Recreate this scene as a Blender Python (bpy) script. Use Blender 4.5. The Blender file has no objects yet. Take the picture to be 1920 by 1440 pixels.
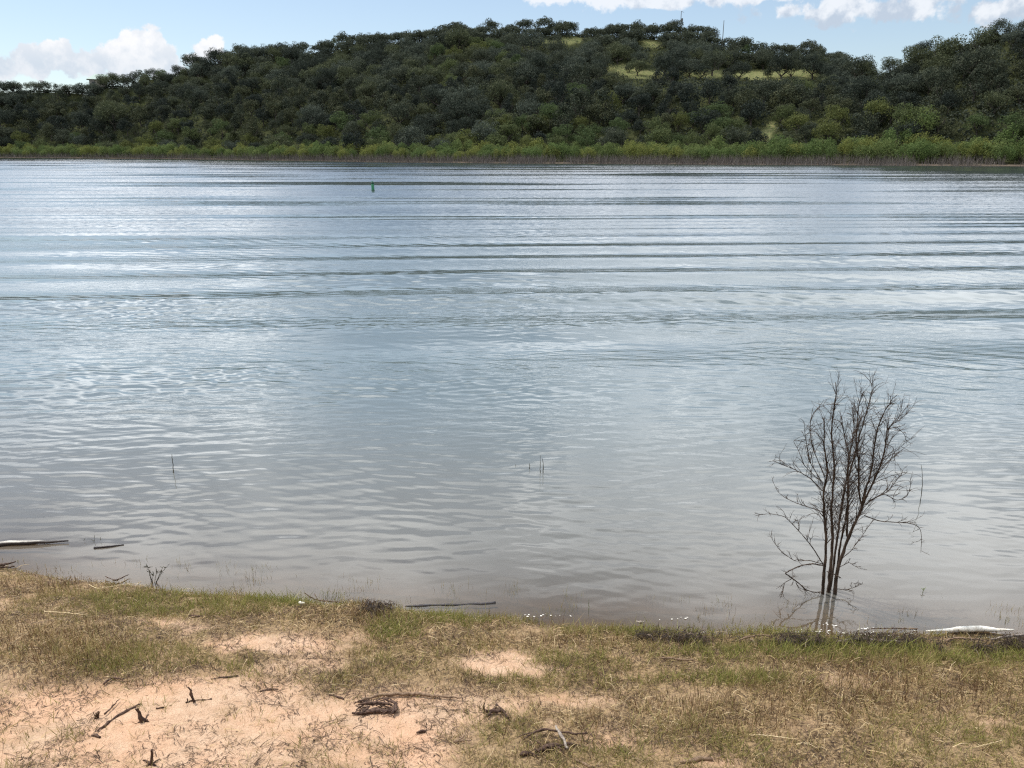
import bpy, math, random
import numpy as np
from math import radians as R, sin, cos, tan, atan2, pi

random.seed(7)
rng = np.random.default_rng(7)
S = bpy.context.scene
COL = S.collection

# ------------------------------------------------------------------ camera
H = 3.2                       # eye above the water
PITCH = R(16.96)              # looking slightly down
F = 1443.0                    # focal length in photo pixels (photo 1920 wide)
cam_d = bpy.data.cameras.new("camera")
cam_d.sensor_width = 36.0
cam_d.sensor_fit = 'HORIZONTAL'
cam_d.lens = 36.0 * F / 1920.0
cam_d.clip_start = 0.1
cam_d.clip_end = 5000
cam = bpy.data.objects.new("camera", cam_d)
COL.objects.link(cam)
cam.location = (0, 0, H)
cam.rotation_euler = (R(90) - PITCH, 0, 0)
S.camera = cam

# ------------------------------------------------------------------ light
SUN_AZ = R(-52)               # from straight ahead (+Y), negative = to the left
SUN_EL = R(60)
S.view_settings.view_transform = 'Standard'
S.view_settings.look = 'None'
S.view_settings.gamma = 1
S.view_settings.exposure = 0.0
S.cycles.use_denoising = False
S.cycles.adaptive_threshold = 0.004
S.cycles.filter_width = 1.25
S.cycles.sample_clamp_indirect = 6.0
sun_d = bpy.data.lights.new("sun", 'SUN')
sun_d.energy = 4.25
sun_d.angle = R(0.5)
sun_d.color = (1.0, 0.95, 0.87)
sun = bpy.data.objects.new("sun", sun_d)
COL.objects.link(sun)
sun.rotation_euler = (pi / 2 - SUN_EL, 0, pi - SUN_AZ)   # -Z of the lamp points away from the sun


def ray(px, py):
    cx = (px - 960.0) / F
    cy = (720.0 - py) / F
    return np.array([cx, cos(PITCH) + cy * sin(PITCH), -sin(PITCH) + cy * cos(PITCH)])


def azel(px, py):
    d = ray(px, py)
    return atan2(d[0], d[1]), atan2(d[2], math.hypot(d[0], d[1]))


def on_z(px, py, z=0.0):
    d = ray(px, py)
    t = (z - H) / d[2]
    return np.array([d[0] * t, d[1] * t, z])


def on_y(px, py, y):
    d = ray(px, py)
    t = y / d[1]
    return np.array([d[0] * t, y, H + d[2] * t])


def proj(x, y, z):
    zz = z - H
    fw = y * cos(PITCH) - zz * sin(PITCH)
    up = y * sin(PITCH) + zz * cos(PITCH)
    fw = np.maximum(fw, 1e-3)
    return 960 + F * x / fw, 720 - F * up / fw


# ------------------------------------------------------------------ noise helpers (numpy)
def _hash(ix, iy, seed):
    n = (ix.astype(np.int64) * 374761393 + iy.astype(np.int64) * 668265263 + seed * 1442695041) & 0x7fffffff
    n = ((n ^ (n >> 13)) * 1274126177) & 0x7fffffff
    return ((n ^ (n >> 16)) & 0xffff) / 65535.0


def vnoise(x, y, seed=0):
    x = np.asarray(x, float)
    y = np.asarray(y, float)
    x0 = np.floor(x)
    y0 = np.floor(y)
    fx = x - x0
    fy = y - y0
    fx = fx * fx * (3 - 2 * fx)
    fy = fy * fy * (3 - 2 * fy)
    a = _hash(x0, y0, seed)
    b = _hash(x0 + 1, y0, seed)
    c = _hash(x0, y0 + 1, seed)
    d = _hash(x0 + 1, y0 + 1, seed)
    return (a * (1 - fx) + b * fx) * (1 - fy) + (c * (1 - fx) + d * fx) * fy


def fbm(x, y, seed=0, octaves=4):
    s = 0.0
    a = 0.5
    for o in range(octaves):
        s = s + a * vnoise(x * 2 ** o, y * 2 ** o, seed + o * 17)
        a *= 0.5
    return s / (1 - 0.5 ** octaves)


def sstep(a, b, x):
    t = np.clip((x - a) / (b - a), 0, 1)
    return t * t * (3 - 2 * t)


# ------------------------------------------------------------------ node helpers
class NT:
    def __init__(self, tree):
        self.t = tree
        self.n = tree.nodes
        self.l = tree.links

    def new(self, kind, **kw):
        nd = self.n.new(kind)
        for k, v in kw.items():
            setattr(nd, k, v)
        return nd

    def put(self, sock, v):
        if isinstance(v, bpy.types.NodeSocket):
            self.l.new(v, sock)
        elif v is not None:
            if hasattr(sock.default_value, '__len__') and not hasattr(v, '__len__'):
                v = (v,) * len(sock.default_value)
            if hasattr(sock.default_value, '__len__') and len(sock.default_value) == 4 and len(v) == 3:
                v = (*v, 1)
            sock.default_value = v

    def math(self, op, a, b=None, c=None, clamp=False):
        nd = self.new('ShaderNodeMath', operation=op, use_clamp=clamp)
        self.put(nd.inputs[0], a)
        self.put(nd.inputs[1], b)
        self.put(nd.inputs[2], c)
        return nd.outputs[0]

    def vmath(self, op, a, b=None):
        nd = self.new('ShaderNodeVectorMath', operation=op)
        self.put(nd.inputs[0], a)
        self.put(nd.inputs[1], b)
        return nd.outputs[0]

    def mix(self, f, a, b):
        nd = self.new('ShaderNodeMix', data_type='RGBA')
        self.put(nd.inputs[0], f)
        self.put(nd.inputs[6], a)
        self.put(nd.inputs[7], b)
        return nd.outputs[2]

    def noise(self, vec, scale, detail=3.0, rough=0.5, dist=0.0):
        nd = self.new('ShaderNodeTexNoise')
        self.put(nd.inputs['Vector'], vec)
        self.put(nd.inputs['Scale'], scale)
        self.put(nd.inputs['Detail'], detail)
        self.put(nd.inputs['Roughness'], rough)
        self.put(nd.inputs['Distortion'], dist)
        return nd.outputs[0]

    def ramp(self, x, lo, hi, a=0.0, b=1.0):
        nd = self.new('ShaderNodeMapRange', interpolation_type='SMOOTHSTEP')
        self.put(nd.inputs[0], x)
        for k, v in zip((1, 2, 3, 4), (lo, hi, a, b)):
            self.put(nd.inputs[k], v)
        return nd.outputs[0]

    def shmix(self, f, a, b):
        nd = self.new('ShaderNodeMixShader')
        self.put(nd.inputs[0], f)
        self.l.new(a, nd.inputs[1])
        self.l.new(b, nd.inputs[2])
        return nd.outputs[0]

    def bump(self, h, strength=1.0, dist=1.0, normal=None):
        nd = self.new('ShaderNodeBump')
        self.put(nd.inputs['Height'], h)
        self.put(nd.inputs['Strength'], strength)
        self.put(nd.inputs['Distance'], dist)
        if normal is not None:
            self.l.new(normal, nd.inputs['Normal'])
        return nd.outputs[0]


def new_mat(name):
    m = bpy.data.materials.new(name)
    m.use_nodes = True
    t = NT(m.node_tree)
    t.n.clear()
    out = t.new('ShaderNodeOutputMaterial')
    return m, t, out


# ------------------------------------------------------------------ world: sky with clouds
W = bpy.data.worlds.new("World")
S.world = W
W.use_nodes = True
w = NT(W.node_tree)
w.n.clear()
sky = w.new('ShaderNodeTexSky', sky_type='NISHITA')
sky.sun_disc = False
sky.sun_elevation = SUN_EL
sky.sun_rotation = SUN_AZ
sky.altitude = 200
sky.air_density = 1.0
sky.dust_density = 0.6
sky.ozone_density = 1.5
SKY_K = 0.135
tc = w.new('ShaderNodeTexCoord').outputs['Generated']
sep = w.new('ShaderNodeSeparateXYZ')
w.l.new(tc, sep.inputs[0])
X, Y, Z = sep.outputs
az = w.math('ARCTAN2', X, Y)
el = w.math('ARCSINE', Z)
# wobble the puff outlines with noise
nz_lo = w.noise(tc, 22.0, 5.0, 0.6)
nz_hi = w.noise(tc, 60.0, 4.0, 0.6)
wob = w.math('ADD', w.math('MULTIPLY', w.math('SUBTRACT', nz_lo, 0.5), 1.7),
             w.math('MULTIPLY', w.math('SUBTRACT', nz_hi, 0.5), 1.3))


def puffs(items):
    """soft union of ellipses (photo px, px radii) turned into directions"""
    acc = None
    for (px, py, rx, ry) in items:
        a0, e0 = azel(px, py)
        a1, _ = azel(px + rx, py)
        _, e1 = azel(px, py - ry)
        u = w.math('MULTIPLY', w.math('SUBTRACT', az, a0), 1.0 / abs(a1 - a0))
        v = w.math('MULTIPLY', w.math('SUBTRACT', el, e0), 1.0 / abs(e1 - e0))
        d = w.math('SQRT', w.math('ADD', w.math('MULTIPLY', u, u), w.math('MULTIPLY', v, v)))
        k = w.math('SUBTRACT', 1.0, d)
        acc = k if acc is None else w.math('SMOOTH_MAX', acc, k, 0.25)
    return acc


left_bank = puffs([(0, 128, 52, 34), (-80, 125, 70, 40), (58, 118, 50, 34), (112, 106, 38, 36), (165, 122, 60, 34), (215, 112, 55, 36),
                   (252, 98, 42, 40), (283, 82, 36, 34), (296, 112, 40, 45), (385, 95, 30, 20), (404, 80, 16, 16),
                   (365, 108, 22, 14)])
right_bank = puffs([(1050, -2, 80, 18), (1160, -6, 120, 24), (1250, 6, 60, 12), (1480, 22, 70, 20), (1570, 18, 130, 30),
                    (1690, 18, 100, 26), (1420, -6, 150, 16), (1740, -10, 140, 22),
                    (1868, 22, 50, 30), (1925, 10, 60, 36)])
c_left = w.ramp(w.math('ADD', left_bank, wob), -0.03, 0.22)
c_right = w.ramp(w.math('ADD', right_bank, w.math('MULTIPLY', wob, 1.5)), -0.12, 0.38)
# high clouds overhead (mirrored in the lake)
zz = w.math('ADD', w.math('MAXIMUM', Z, 0.0), 0.06)
pl = w.new('ShaderNodeCombineXYZ')
w.l.new(w.math('DIVIDE', X, zz), pl.inputs[0])
w.l.new(w.math('DIVIDE', Y, zz), pl.inputs[1])
pl.inputs[2].default_value = 3.7
hi_n = w.noise(pl.outputs[0], 1.05, 6.0, 0.55, 0.3)
c_high = w.math('MULTIPLY', w.ramp(hi_n, 0.40, 0.56), w.ramp(Z, 0.18, 0.245))
hi_shade = w.noise(pl.outputs[0], 1.7, 4.0, 0.55)
# colours
sky_c = w.new('ShaderNodeMix', data_type='RGBA', blend_type='MULTIPLY')
sky_c.inputs[0].default_value = 1.0
w.l.new(sky.outputs[0], sky_c.inputs[6])
sky_c.inputs[7].default_value = (SKY_K, SKY_K, SKY_K, 1)
shade_n = w.noise(tc, 38.0, 5.0, 0.6)
# left bank: white, slightly greyer low and in the folds
low_el = azel(250, 140)[1]
top_el = azel(285, 70)[1]
white_l = w.mix(w.math('ADD', w.math('MULTIPLY', w.ramp(el, low_el, top_el), 0.55), w.math('MULTIPLY', w.ramp(shade_n, 0.36, 0.62), 0.55), clamp=True),
                (0.66, 0.74, 0.84), (1.0, 1.0, 1.02))
white_r = w.mix(w.ramp(w.math('ADD', shade_n, w.math('MULTIPLY', w.math('SUBTRACT', el, azel(1600, 20)[1]), 6.0)), 0.36, 0.60),
                (0.56, 0.63, 0.74), (0.98, 0.99, 1.02))
white_h = w.mix(w.ramp(hi_shade, 0.38, 0.62), (1.10, 1.24, 1.46), (2.9, 2.97, 3.05))
hazy = w.mix(0.16, sky_c.outputs[2], (0.80, 0.88, 0.95))
c1 = w.mix(w.math('MULTIPLY', c_high, 0.92), hazy, white_h)
c2 = w.mix(w.math('MULTIPLY', c_left, 0.96), c1, white_l)
c3 = w.mix(w.math('MULTIPLY', c_right, 0.78), c2, white_r)
bg = w.new('ShaderNodeBackground')
w.l.new(c3, bg.inputs[0])
bg.inputs[1].default_value = 1.0
wo = w.new('ShaderNodeOutputWorld')
w.l.new(bg.outputs[0], wo.inputs[0])


# ------------------------------------------------------------------ mesh helpers
class MB:
    """collects verts / quads / tris, then links ONE mesh object"""
    def __init__(self):
        self.V, self.Q, self.T, self.C = [], [], [], []
        self.n = 0

    def add(self, V, Q=None, T=None, col=None):
        V = np.asarray(V, np.float32).reshape(-1, 3)
        self.V.append(V)
        if Q is not None and len(Q):
            self.Q.append(np.asarray(Q, np.int32).reshape(-1, 4) + self.n)
        if T is not None and len(T):
            self.T.append(np.asarray(T, np.int32).reshape(-1, 3) + self.n)
        if col is not None:
            c = np.asarray(col, np.float32)
            if c.ndim == 1:
                c = np.tile(c, (len(V), 1))
            self.C.append(c)
        self.n += len(V)

    def tube(self, pts, rad, sides=6, col=None, cap=True):
        pts = np.asarray(pts, float)
        n = len(pts)
        rad = np.interp(np.linspace(0, 1, n), np.linspace(0, 1, len(rad)), rad) if hasattr(rad, '__len__') else np.full(n, rad)
        tg = np.gradient(pts, axis=0)
        tg /= np.linalg.norm(tg, axis=1)[:, None] + 1e-12
        ref = np.array([0.31, 0.11, 0.94]) if abs(tg[:, 2]).mean() < 0.8 else np.array([0.9, 0.3, 0.1])
        a = np.cross(tg, ref)
        a /= np.linalg.norm(a, axis=1)[:, None] + 1e-12
        b = np.cross(tg, a)
        th = np.linspace(0, 2 * pi, sides, endpoint=False)
        V = pts[:, None, :] + rad[:, None, None] * (np.cos(th)[None, :, None] * a[:, None, :] + np.sin(th)[None, :, None] * b[:, None, :])
        i = np.arange(n - 1)[:, None] * sides
        j = np.arange(sides)[None, :]
        j2 = (j + 1) % sides
        Q = np.stack([i + j, i + j2, i + sides + j2, i + sides + j], -1).reshape(-1, 4)
        V = V.reshape(-1, 3)
        T = []
        if cap:
            V = np.vstack([V, pts[0], pts[-1]])
            c0, c1 = n * sides, n * sides + 1
            for k in range(sides):
                k2 = (k + 1) % sides
                T.append((c0, k2, k))
                T.append((c1, (n - 1) * sides + k, (n - 1) * sides + k2))
        self.add(V, Q, T, col)

    def mesh(self, name, mat, smooth=False):
        me = bpy.data.meshes.new(name)
        V = np.vstack(self.V)
        Q = np.vstack(self.Q) if self.Q else np.zeros((0, 4), np.int32)
        T = np.vstack(self.T) if self.T else np.zeros((0, 3), np.int32)
        me.vertices.add(len(V))
        me.vertices.foreach_set('co', V.ravel().astype(np.float32))
        nl = Q.size + T.size
        me.loops.add(nl)
        me.loops.foreach_set('vertex_index', np.concatenate([Q.ravel(), T.ravel()]).astype(np.int32))
        me.polygons.add(len(Q) + len(T))
        st = np.concatenate([np.arange(len(Q)) * 4, Q.size + np.arange(len(T)) * 3]).astype(np.int32)
        me.polygons.foreach_set('loop_start', st)
        me.polygons.foreach_set('use_smooth', np.full(len(st), bool(smooth)))
        if self.C:
            C = np.vstack(self.C)
            at = me.attributes.new('tint', 'FLOAT_COLOR', 'POINT')
            at.data.foreach_set('color', np.hstack([C[:, :3], np.ones((len(C), 1))]).ravel().astype(np.float32))
        me.materials.append(mat)
        me.update(calc_edges=True)
        me.validate()
        return me

    def build(self, name, mat, parent=None, smooth=False):
        return link(name, self.mesh(name, mat, smooth), parent)


def link(name, data, parent=None):
    o = bpy.data.objects.new(name, data)
    COL.objects.link(o)
    if parent is not None:
        o.parent = parent
    return o


def tag(o, label=None, cat=None, group=None, kind=None):
    if label:
        o['label'] = label
    if cat:
        o['category'] = cat
    if group:
        o['group'] = group
    if kind:
        o['kind'] = kind
    return o


def copy_tree(o, parent=None):
    c = o.copy()
    COL.objects.link(c)
    c.parent = parent
    for ch in list(o.children):
        copy_tree(ch, c)
    return c


def add_attr(me, name, vals):
    at = me.attributes.new(name, 'FLOAT', 'POINT')
    at.data.foreach_set('value', np.asarray(vals, np.float32))


def grid_mesh(name, P, mat, smooth=True):
    """P: (rows, cols, 3)"""
    r, c, _ = P.shape
    i = np.arange(r - 1)[:, None] * c
    j = np.arange(c - 1)[None, :]
    Q = np.stack([i + j, i + j + 1, i + c + j + 1, i + c + j], -1).reshape(-1, 4)
    m = MB()
    m.add(P.reshape(-1, 3), Q)
    return m.mesh(name, mat, smooth)


# ------------------------------------------------------------------ near bank terrain
SHORE = [(-500, 1030), (-200, 1048), (0, 1064), (100, 1083), (200, 1092), (330, 1110), (450, 1120), (600, 1134), (720, 1146), (800, 1155), (950, 1163),
         (1050, 1175), (1200, 1184), (1400, 1192), (1600, 1192), (1720, 1190), (1920, 1196), (2200, 1192), (2600, 1180)]
_sp = np.array([on_z(px, py)[:2] for px, py in SHORE])


def shore_y(x):
    return np.interp(x, _sp[:, 0], _sp[:, 1]) + 0.14 * (fbm(np.asarray(x) * 2.2, np.asarray(x) * 0 + 1.5, 5) - 0.5)


_mound = [(on_z(650, 1150, 0.1)[:2], 0.55, 0.28, 0.06), (on_z(120, 1200, 0.2)[:2], 0.9, 0.45, 0.05),
          (on_z(480, 1205, 0.2)[:2], 0.35, 0.2, 0.035), (on_z(930, 1240, 0.2)[:2], 0.4, 0.2, 0.03)]


def ground_z(x, y):
    x = np.asarray(x, float)
    y = np.asarray(y, float)
    s = shore_y(x) - y
    land = 0.045 * sstep(0.0, 0.16, s) + 0.15 * np.maximum(s, 0) + 0.012 * np.maximum(s, 0) ** 2
    n = (fbm(x * 1.1, y * 1.3, 11) - 0.5) * 0.10 + (fbm(x * 5.0, y * 6.0, 12, 3) - 0.5) * 0.030 + (fbm(x * 19, y * 21, 13, 3) - 0.5) * 0.012
    land = land + n * sstep(0.0, 0.35, s) + (fbm(x * 9, y * 9, 14, 3) - 0.35) * 0.03 * sstep(-0.02, 0.1, s) * (1 - sstep(0.1, 0.5, s))
    for (c, rx, ry, hgt) in _mound:
        land = land + hgt * np.exp(-((x - c[0]) / rx) ** 2 - ((y - c[1]) / ry) ** 2) * sstep(0.0, 0.2, s)
    q = np.maximum(-s, 0)
    bed = -(0.17 * np.minimum(q, 1.2) + 0.10 * np.clip(q - 1.2, 0, 16)) + (fbm(x * 3, y * 3, 15, 3) - 0.5) * 0.03 * sstep(0, 0.4, q)
    return np.where(s > 0, land, bed)


def gpt(px, py, lift=0.0):
    """point of the bank seen at a photo pixel"""
    d = ray(px, py)
    z = 0.2
    for _ in range(25):
        t = (z - H) / d[2]
        z = 0.5 * z + 0.5 * max(float(ground_z(d[0] * t, d[1] * t)), 0.0)
    t = (z - H) / d[2]
    return np.array([d[0] * t, d[1] * t, z + lift])


gx = np.unique(np.concatenate([np.linspace(-90, -7, 30), np.linspace(-7, 7, 620), np.linspace(7, 90, 30)]))
gy = np.unique(np.concatenate([np.linspace(-60, 1.2, 40), np.linspace(1.2, 6.6, 300), np.linspace(6.6, 24, 50)]))
GX, GY = np.meshgrid(gx, gy)
P = np.stack([GX, GY, ground_z(GX, GY)], -1)

m_ground, t, out = new_mat("sandy_soil")
pos = t.new('ShaderNodeNewGeometry').outputs['Position']
n1 = t.noise(pos, 2.2, 5, 0.6)
n2 = t.noise(pos, 14, 5, 0.65)
n3 = t.noise(pos, 160, 3, 0.6)
n4 = t.noise(pos, 55, 4, 0.7)
sandc = t.mix(t.ramp(n2, 0.3, 0.7), (0.46, 0.30, 0.195), (0.55, 0.385, 0.265))
sandc = t.mix(t.math('MULTIPLY', t.ramp(n1, 0.40, 0.65), 0.5), sandc, (0.57, 0.32, 0.19))
sandc = t.mix(t.math('MULTIPLY', t.ramp(n3, 0.54, 0.66), 0.7), sandc, (0.32, 0.20, 0.12))
sandc = t.mix(t.math('MULTIPLY', t.ramp(n3, 0.42, 0.30), 0.4), sandc, (0.80, 0.60, 0.42))
sandc = t.mix(t.math('MULTIPLY', t.ramp(n4, 0.55, 0.75), 0.35), sandc, (0.34, 0.21, 0.12))
litter = t.new('ShaderNodeAttribute', attribute_name='litter').outputs['Fac']
litc = t.mix(t.ramp(n4, 0.35, 0.62), (0.10, 0.068, 0.036), (0.31, 0.215, 0.115))
sandc = t.mix(t.math('MULTIPLY', litter, t.ramp(t.math('ADD', n4, t.math('MULTIPLY', litter, 0.3)), 0.45, 0.65)), sandc, litc)
wet = t.new('ShaderNodeAttribute', attribute_name='wet').outputs['Fac']
sandc = t.mix(wet, sandc, (0.15, 0.105, 0.07))
bsdf = t.new('ShaderNodeBsdfPrincipled')
t.l.new(sandc, bsdf.inputs['Base Color'])
t.put(bsdf.inputs['Roughness'], 0.9)
t.put(bsdf.inputs['Specular IOR Level'], 0.2)
hb = t.math('ADD', t.math('MULTIPLY', n4, 0.012), t.math('MULTIPLY', n3, 0.0035))
t.l.new(t.bump(hb, 1.0, 1.0), bsdf.inputs['Normal'])
t.l.new(bsdf.outputs[0], out.inputs[0])

# ---- plant cover of the bank, laid out where the photo shows it
SAND = [(150, 1345, 330, 62, 1), (420, 1305, 220, 42, 1), (640, 1355, 290, 60, .95), (850, 1335, 170, 34, .8), (300, 1415, 420, 60, .93),
        (700, 1415, 160, 45, .85), (480, 1208, 100, 20, .95), (940, 1245, 85, 20, .95), (1010, 1256, 70, 10, .7),
        (310, 1170, 60, 13, .6), (560, 1250, 90, 24, .6), (1600, 1270, 90, 15, .45), (1880, 1355, 45, 15, .6),
        (1050, 1312, 90, 15, .55), (1340, 1430, 90, 12, .5), (1150, 1385, 70, 28, .45), (650, 1200, 70, 18, .55), (20, 1130, 50, 14, .5),
        (-200, 1350, 300, 90, .8), (200, 1600, 700, 160, .7)]
GREEN = [(330, 1135, 170, 24, .65), (540, 1128, 150, 11, .8), (230, 1240, 150, 26, .6), (740, 1178, 55, 30, 1), (1350, 1276, 130, 14, 1),
         (1500, 1222, 330, 18, .9), (1850, 1235, 140, 18, .9), (1130, 1240, 140, 25, .55), (900, 1163, 250, 12, .7), (1800, 1176, 80, 8, 1),
         (1800, 1400, 170, 60, .3), (1060, 1280, 200, 20, .5), (1330, 1188, 300, 10, .7), (450, 1255, 60, 20, .5), (1300, 1400, 160, 40, .4)]
BROWN = [(110, 1215, 150, 40, 1), (1680, 1290, 260, 50, .9), (1350, 1345, 320, 40, .7), (680, 1155, 60, 18, 1), (1080, 1205, 180, 18, .5), (60, 1105, 120, 15, .5)]


def blobs(lst, px, py):
    acc = np.zeros_like(px)
    for cx, cy, rx, ry, k in lst:
        d2 = ((px - cx) / rx) ** 2 + ((py - cy) / ry) ** 2
        acc = np.maximum(acc, k * np.exp(-d2 ** 2 * 0.8))
    return acc


def cover(x, y, z):
    px, py = proj(x, y, z)
    nz = fbm(x * 2.4, y * 3.2, 31, 4)
    nf = fbm(x * 9, y * 11, 32, 3)
    sand = blobs(SAND, px + (nz - .5) * 160, py + (nf - .5) * 30)
    veg = np.clip(1 - sand + (nz - 0.5) * 0.5 + (nf - 0.5) * 0.6, 0.0, 1)
    green = np.clip(blobs(GREEN, px, py) * 0.95 + 0.15 + (nz - 0.5) * 0.9 + (nf - .5) * .5, 0, 1)
    brown = np.clip(blobs(BROWN, px, py), 0, 1)
    return veg, green, brown


me = grid_mesh("ground", P, m_ground)
s_ = (shore_y(GX) - GY)
veg, gr, br = cover(GX, GY, P[..., 2])
add_attr(me, 'litter', (np.clip(veg * 1.0 + 0.05, 0, 1) * (s_ > -0.3)).ravel())
add_attr(me, 'wet', ((1 - sstep(-0.02, 0.16, s_)) * sstep(-9, -0.02, s_ * 1.0) ** 0.5 * 0.8).ravel())
tag(link("ground", me), kind='structure')

# ------------------------------------------------------------------ far hill terrain
D2 = {}
BANK = [(-900, 292), (0, 296), (480, 300.5), (700, 304), (960, 306.5), (1400, 309), (1920, 312), (2800, 316)]
_bk = np.array([[azel(px, py)[0], H / tan(-azel(px, py)[1])] for px, py in BANK])
SKYL = [(-900, 185), (-400, 165), (-100, 158), (0, 149), (60, 144), (130, 145), (165, 147), (200, 134), (240, 138), (270, 122), (330, 114), (400, 92), (450, 80),
        (520, 80), (600, 74), (680, 57), (740, 50), (800, 44), (860, 34), (920, 39), (1000, 36), (1070, 33), (1120, 41), (1180, 37),
        (1240, 41), (1290, 36), (1340, 49), (1380, 67), (1420, 74), (1470, 74), (1520, 71), (1570, 82), (1600, 97), (1640, 98), (1655, 107),
        (1690, 88), (1730, 66), (1780, 46), (1830, 38), (1870, 20), (1920, 14), (2100, 5), (2500, 0), (2900, 40)]
_sk = np.array([azel(px, py) for px, py in SKYL])
_rd = np.array([[azel(px, 150)[0], d] for px, d in [(-900, 460), (0, 430), (400, 390), (800, 345), (1300, 325), (1560, 320), (1680, 262), (1800, 245), (1920, 235), (2500, 220)]])
TREE_H = 6.3


def bank_d(a):
    return np.interp(a, _bk[:, 0], _bk[:, 1]) + 3.0 * (fbm(np.asarray(a) * 30, np.asarray(a) * 0 + .3, 41, 3) - 0.5)


def hill_z(a, d):
    a = np.asarray(a, float)
    d = np.asarray(d, float)
    d0 = bank_d(a)
    dr = np.interp(a, _rd[:, 0], _rd[:, 1])
    zr = H + dr * np.tan(np.interp(a, _sk[:, 0], _sk[:, 1])) - TREE_H
    s = d - d0
    flat = 22.0 - 8.0 * sstep(0.0, 0.5, a)
    tt = np.clip((s - flat) / (dr - d0 - flat), 0, 3)
    x = d * np.sin(a)
    y = d * np.cos(a)
    g = np.where(tt < 1, tt + 0.10 * np.sin(tt * 2 * pi) * 0.6, 1 - 0.10 * (tt - 1) ** 1.5)
    g = np.maximum(g, 0.3 * (tt > 0.9))
    zl = np.clip(s, -8, flat) * 0.055
    nz = ((fbm(x / 38, y / 38, 43, 4) - 0.5) * 7.0) * np.clip(tt * 4, 0, 1) * (1 - 0.75 * sstep(0.75, 1.0, tt))
    return zl + (zr - 1.2) * g + nz


aa = np.linspace(R(-62), R(62), 420)
ss = np.concatenate([np.linspace(-8, 30, 20), np.linspace(32, 240, 90), np.linspace(250, 900, 20)])
AA, SS = np.meshgrid(aa, ss)
DD = SS + bank_d(AA)
HZ = hill_z(AA, DD)
HP = np.stack([DD * np.sin(AA), DD * np.cos(AA), HZ], -1)
CLEAR = [(1165, 130, 28, 8), (1212, 140, 36, 6), (1312, 138, 52, 8), (1412, 142, 46, 7), (1470, 140, 48, 10),
         (1020, 77, 26, 4), (1065, 77, 30, 4), (1222, 83, 18, 5), (1437, 252, 7, 10), (1448, 238, 7, 7)]
hpx, hpy = proj(HP[..., 0], HP[..., 1], HZ)


def clear_amt(px, py, grow=1.0):
    acc = np.zeros_like(px)
    for cx, cy, rx, ry in CLEAR:
        acc = np.maximum(acc, 1 - sstep(0.8, 1.3, np.sqrt(((px - cx) / (rx * grow)) ** 2 + ((py - cy) / (ry * grow)) ** 2)))
    return acc


m_hill, t, out = new_mat("hill_scrub")
pos = t.new('ShaderNodeNewGeometry').outputs['Position']
n1 = t.noise(pos, 0.35, 5, 0.65)
n2 = t.noise(pos, 1.6, 4, 0.65)
base = t.mix(t.ramp(n1, 0.35, 0.65), (0.025, 0.03, 0.015), (0.055, 0.06, 0.028))
cl = t.new('ShaderNodeAttribute', attribute_name='clearing').outputs['Fac']
dry = t.mix(t.ramp(n2, 0.38, 0.62), (0.10, 0.125, 0.048), (0.21, 0.195, 0.095))
base = t.mix(cl, base, dry)
mud = t.new('ShaderNodeAttribute', attribute_name='mud').outputs['Fac']
base = t.mix(mud, base, t.mix(n2, (0.07, 0.055, 0.045), (0.15, 0.12, 0.09)))
bs = t.new('ShaderNodeBsdfDiffuse')
t.l.new(base, bs.inputs[0])
t.l.new(t.bump(n2, 1.0, 0.4), bs.inputs['Normal'])
t.l.new(bs.outputs[0], out.inputs[0])
me = grid_mesh("hill", HP, m_hill)
add_attr(me, 'clearing', clear_amt(hpx, hpy, 1.2).ravel())
add_attr(me, 'mud', (1 - sstep(3, 9, SS)).ravel())
tag(link("hill", me), kind='structure')

# ------------------------------------------------------------------ water
NR, NC = 1250, 940
th = np.linspace(math.atan(H / 3.7), math.atan(H / 470.0), NR)
wy = H / np.tan(th)
tt = np.linspace(-1, 1, NC)
tx = 0.78 * tt + 0.95 * np.sign(tt) * np.maximum(np.abs(tt) - 0.82, 0) ** 1.5 * 12
WX = tx[None, :] * (wy[:, None] + 2.0)
WY = np.repeat(wy[:, None], NC, 1)
dyr = np.abs(np.gradient(wy))[:, None]
hh = np.zeros_like(WX)
ri = np.unique(np.append(np.arange(0, NR, 4), NR - 1))
ci = np.unique(np.append(np.arange(0, NC, 4), NC - 1))


def wn(sx, sy, seed, octv=2, ox=0.0):
    """fbm over the water grid, evaluated coarsely and interpolated"""
    a = fbm(WX[np.ix_(ri, ci)] / sx + ox, WY[np.ix_(ri, ci)] / sy, seed, octv)
    fr_ = np.interp(np.arange(NR), ri, np.arange(len(ri)))
    fc_ = np.interp(np.arange(NC), ci, np.arange(len(ci)))
    r0 = np.minimum(fr_.astype(int), len(ri) - 2)
    c0 = np.minimum(fc_.astype(int), len(ci) - 2)
    b = a[r0] * (1 - (fr_ - r0))[:, None] + a[r0 + 1] * (fr_ - r0)[:, None]
    return b[:, c0] * (1 - (fc_ - c0))[None, :] + b[:, c0 + 1] * (fc_ - c0)[None, :]



def wave(lam, ang, amp, env=1.0, ph=None, warp=0.0, wl=6.0, seed=1):
    """one train of long crested waves; fades out where the mesh cannot carry it"""
    global hh
    kx, ky = sin(ang) * 2 * pi / lam, cos(ang) * 2 * pi / lam
    ph = rng.uniform(0, 2 * pi) if ph is None else ph
    wv = (wn(wl, wl, seed) - 0.5) * warp if warp else 0.0
    ly = lam / max(abs(cos(ang)), 0.15)
    fade = np.clip((ly / dyr - 2.2) / 2.0, 0, 1)
    hh += amp * env * fade * np.cos(kx * WX + ky * WY + ph + wv)


yc = WY - 0.055 * WX                     # the wake runs in at a slight angle
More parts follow.
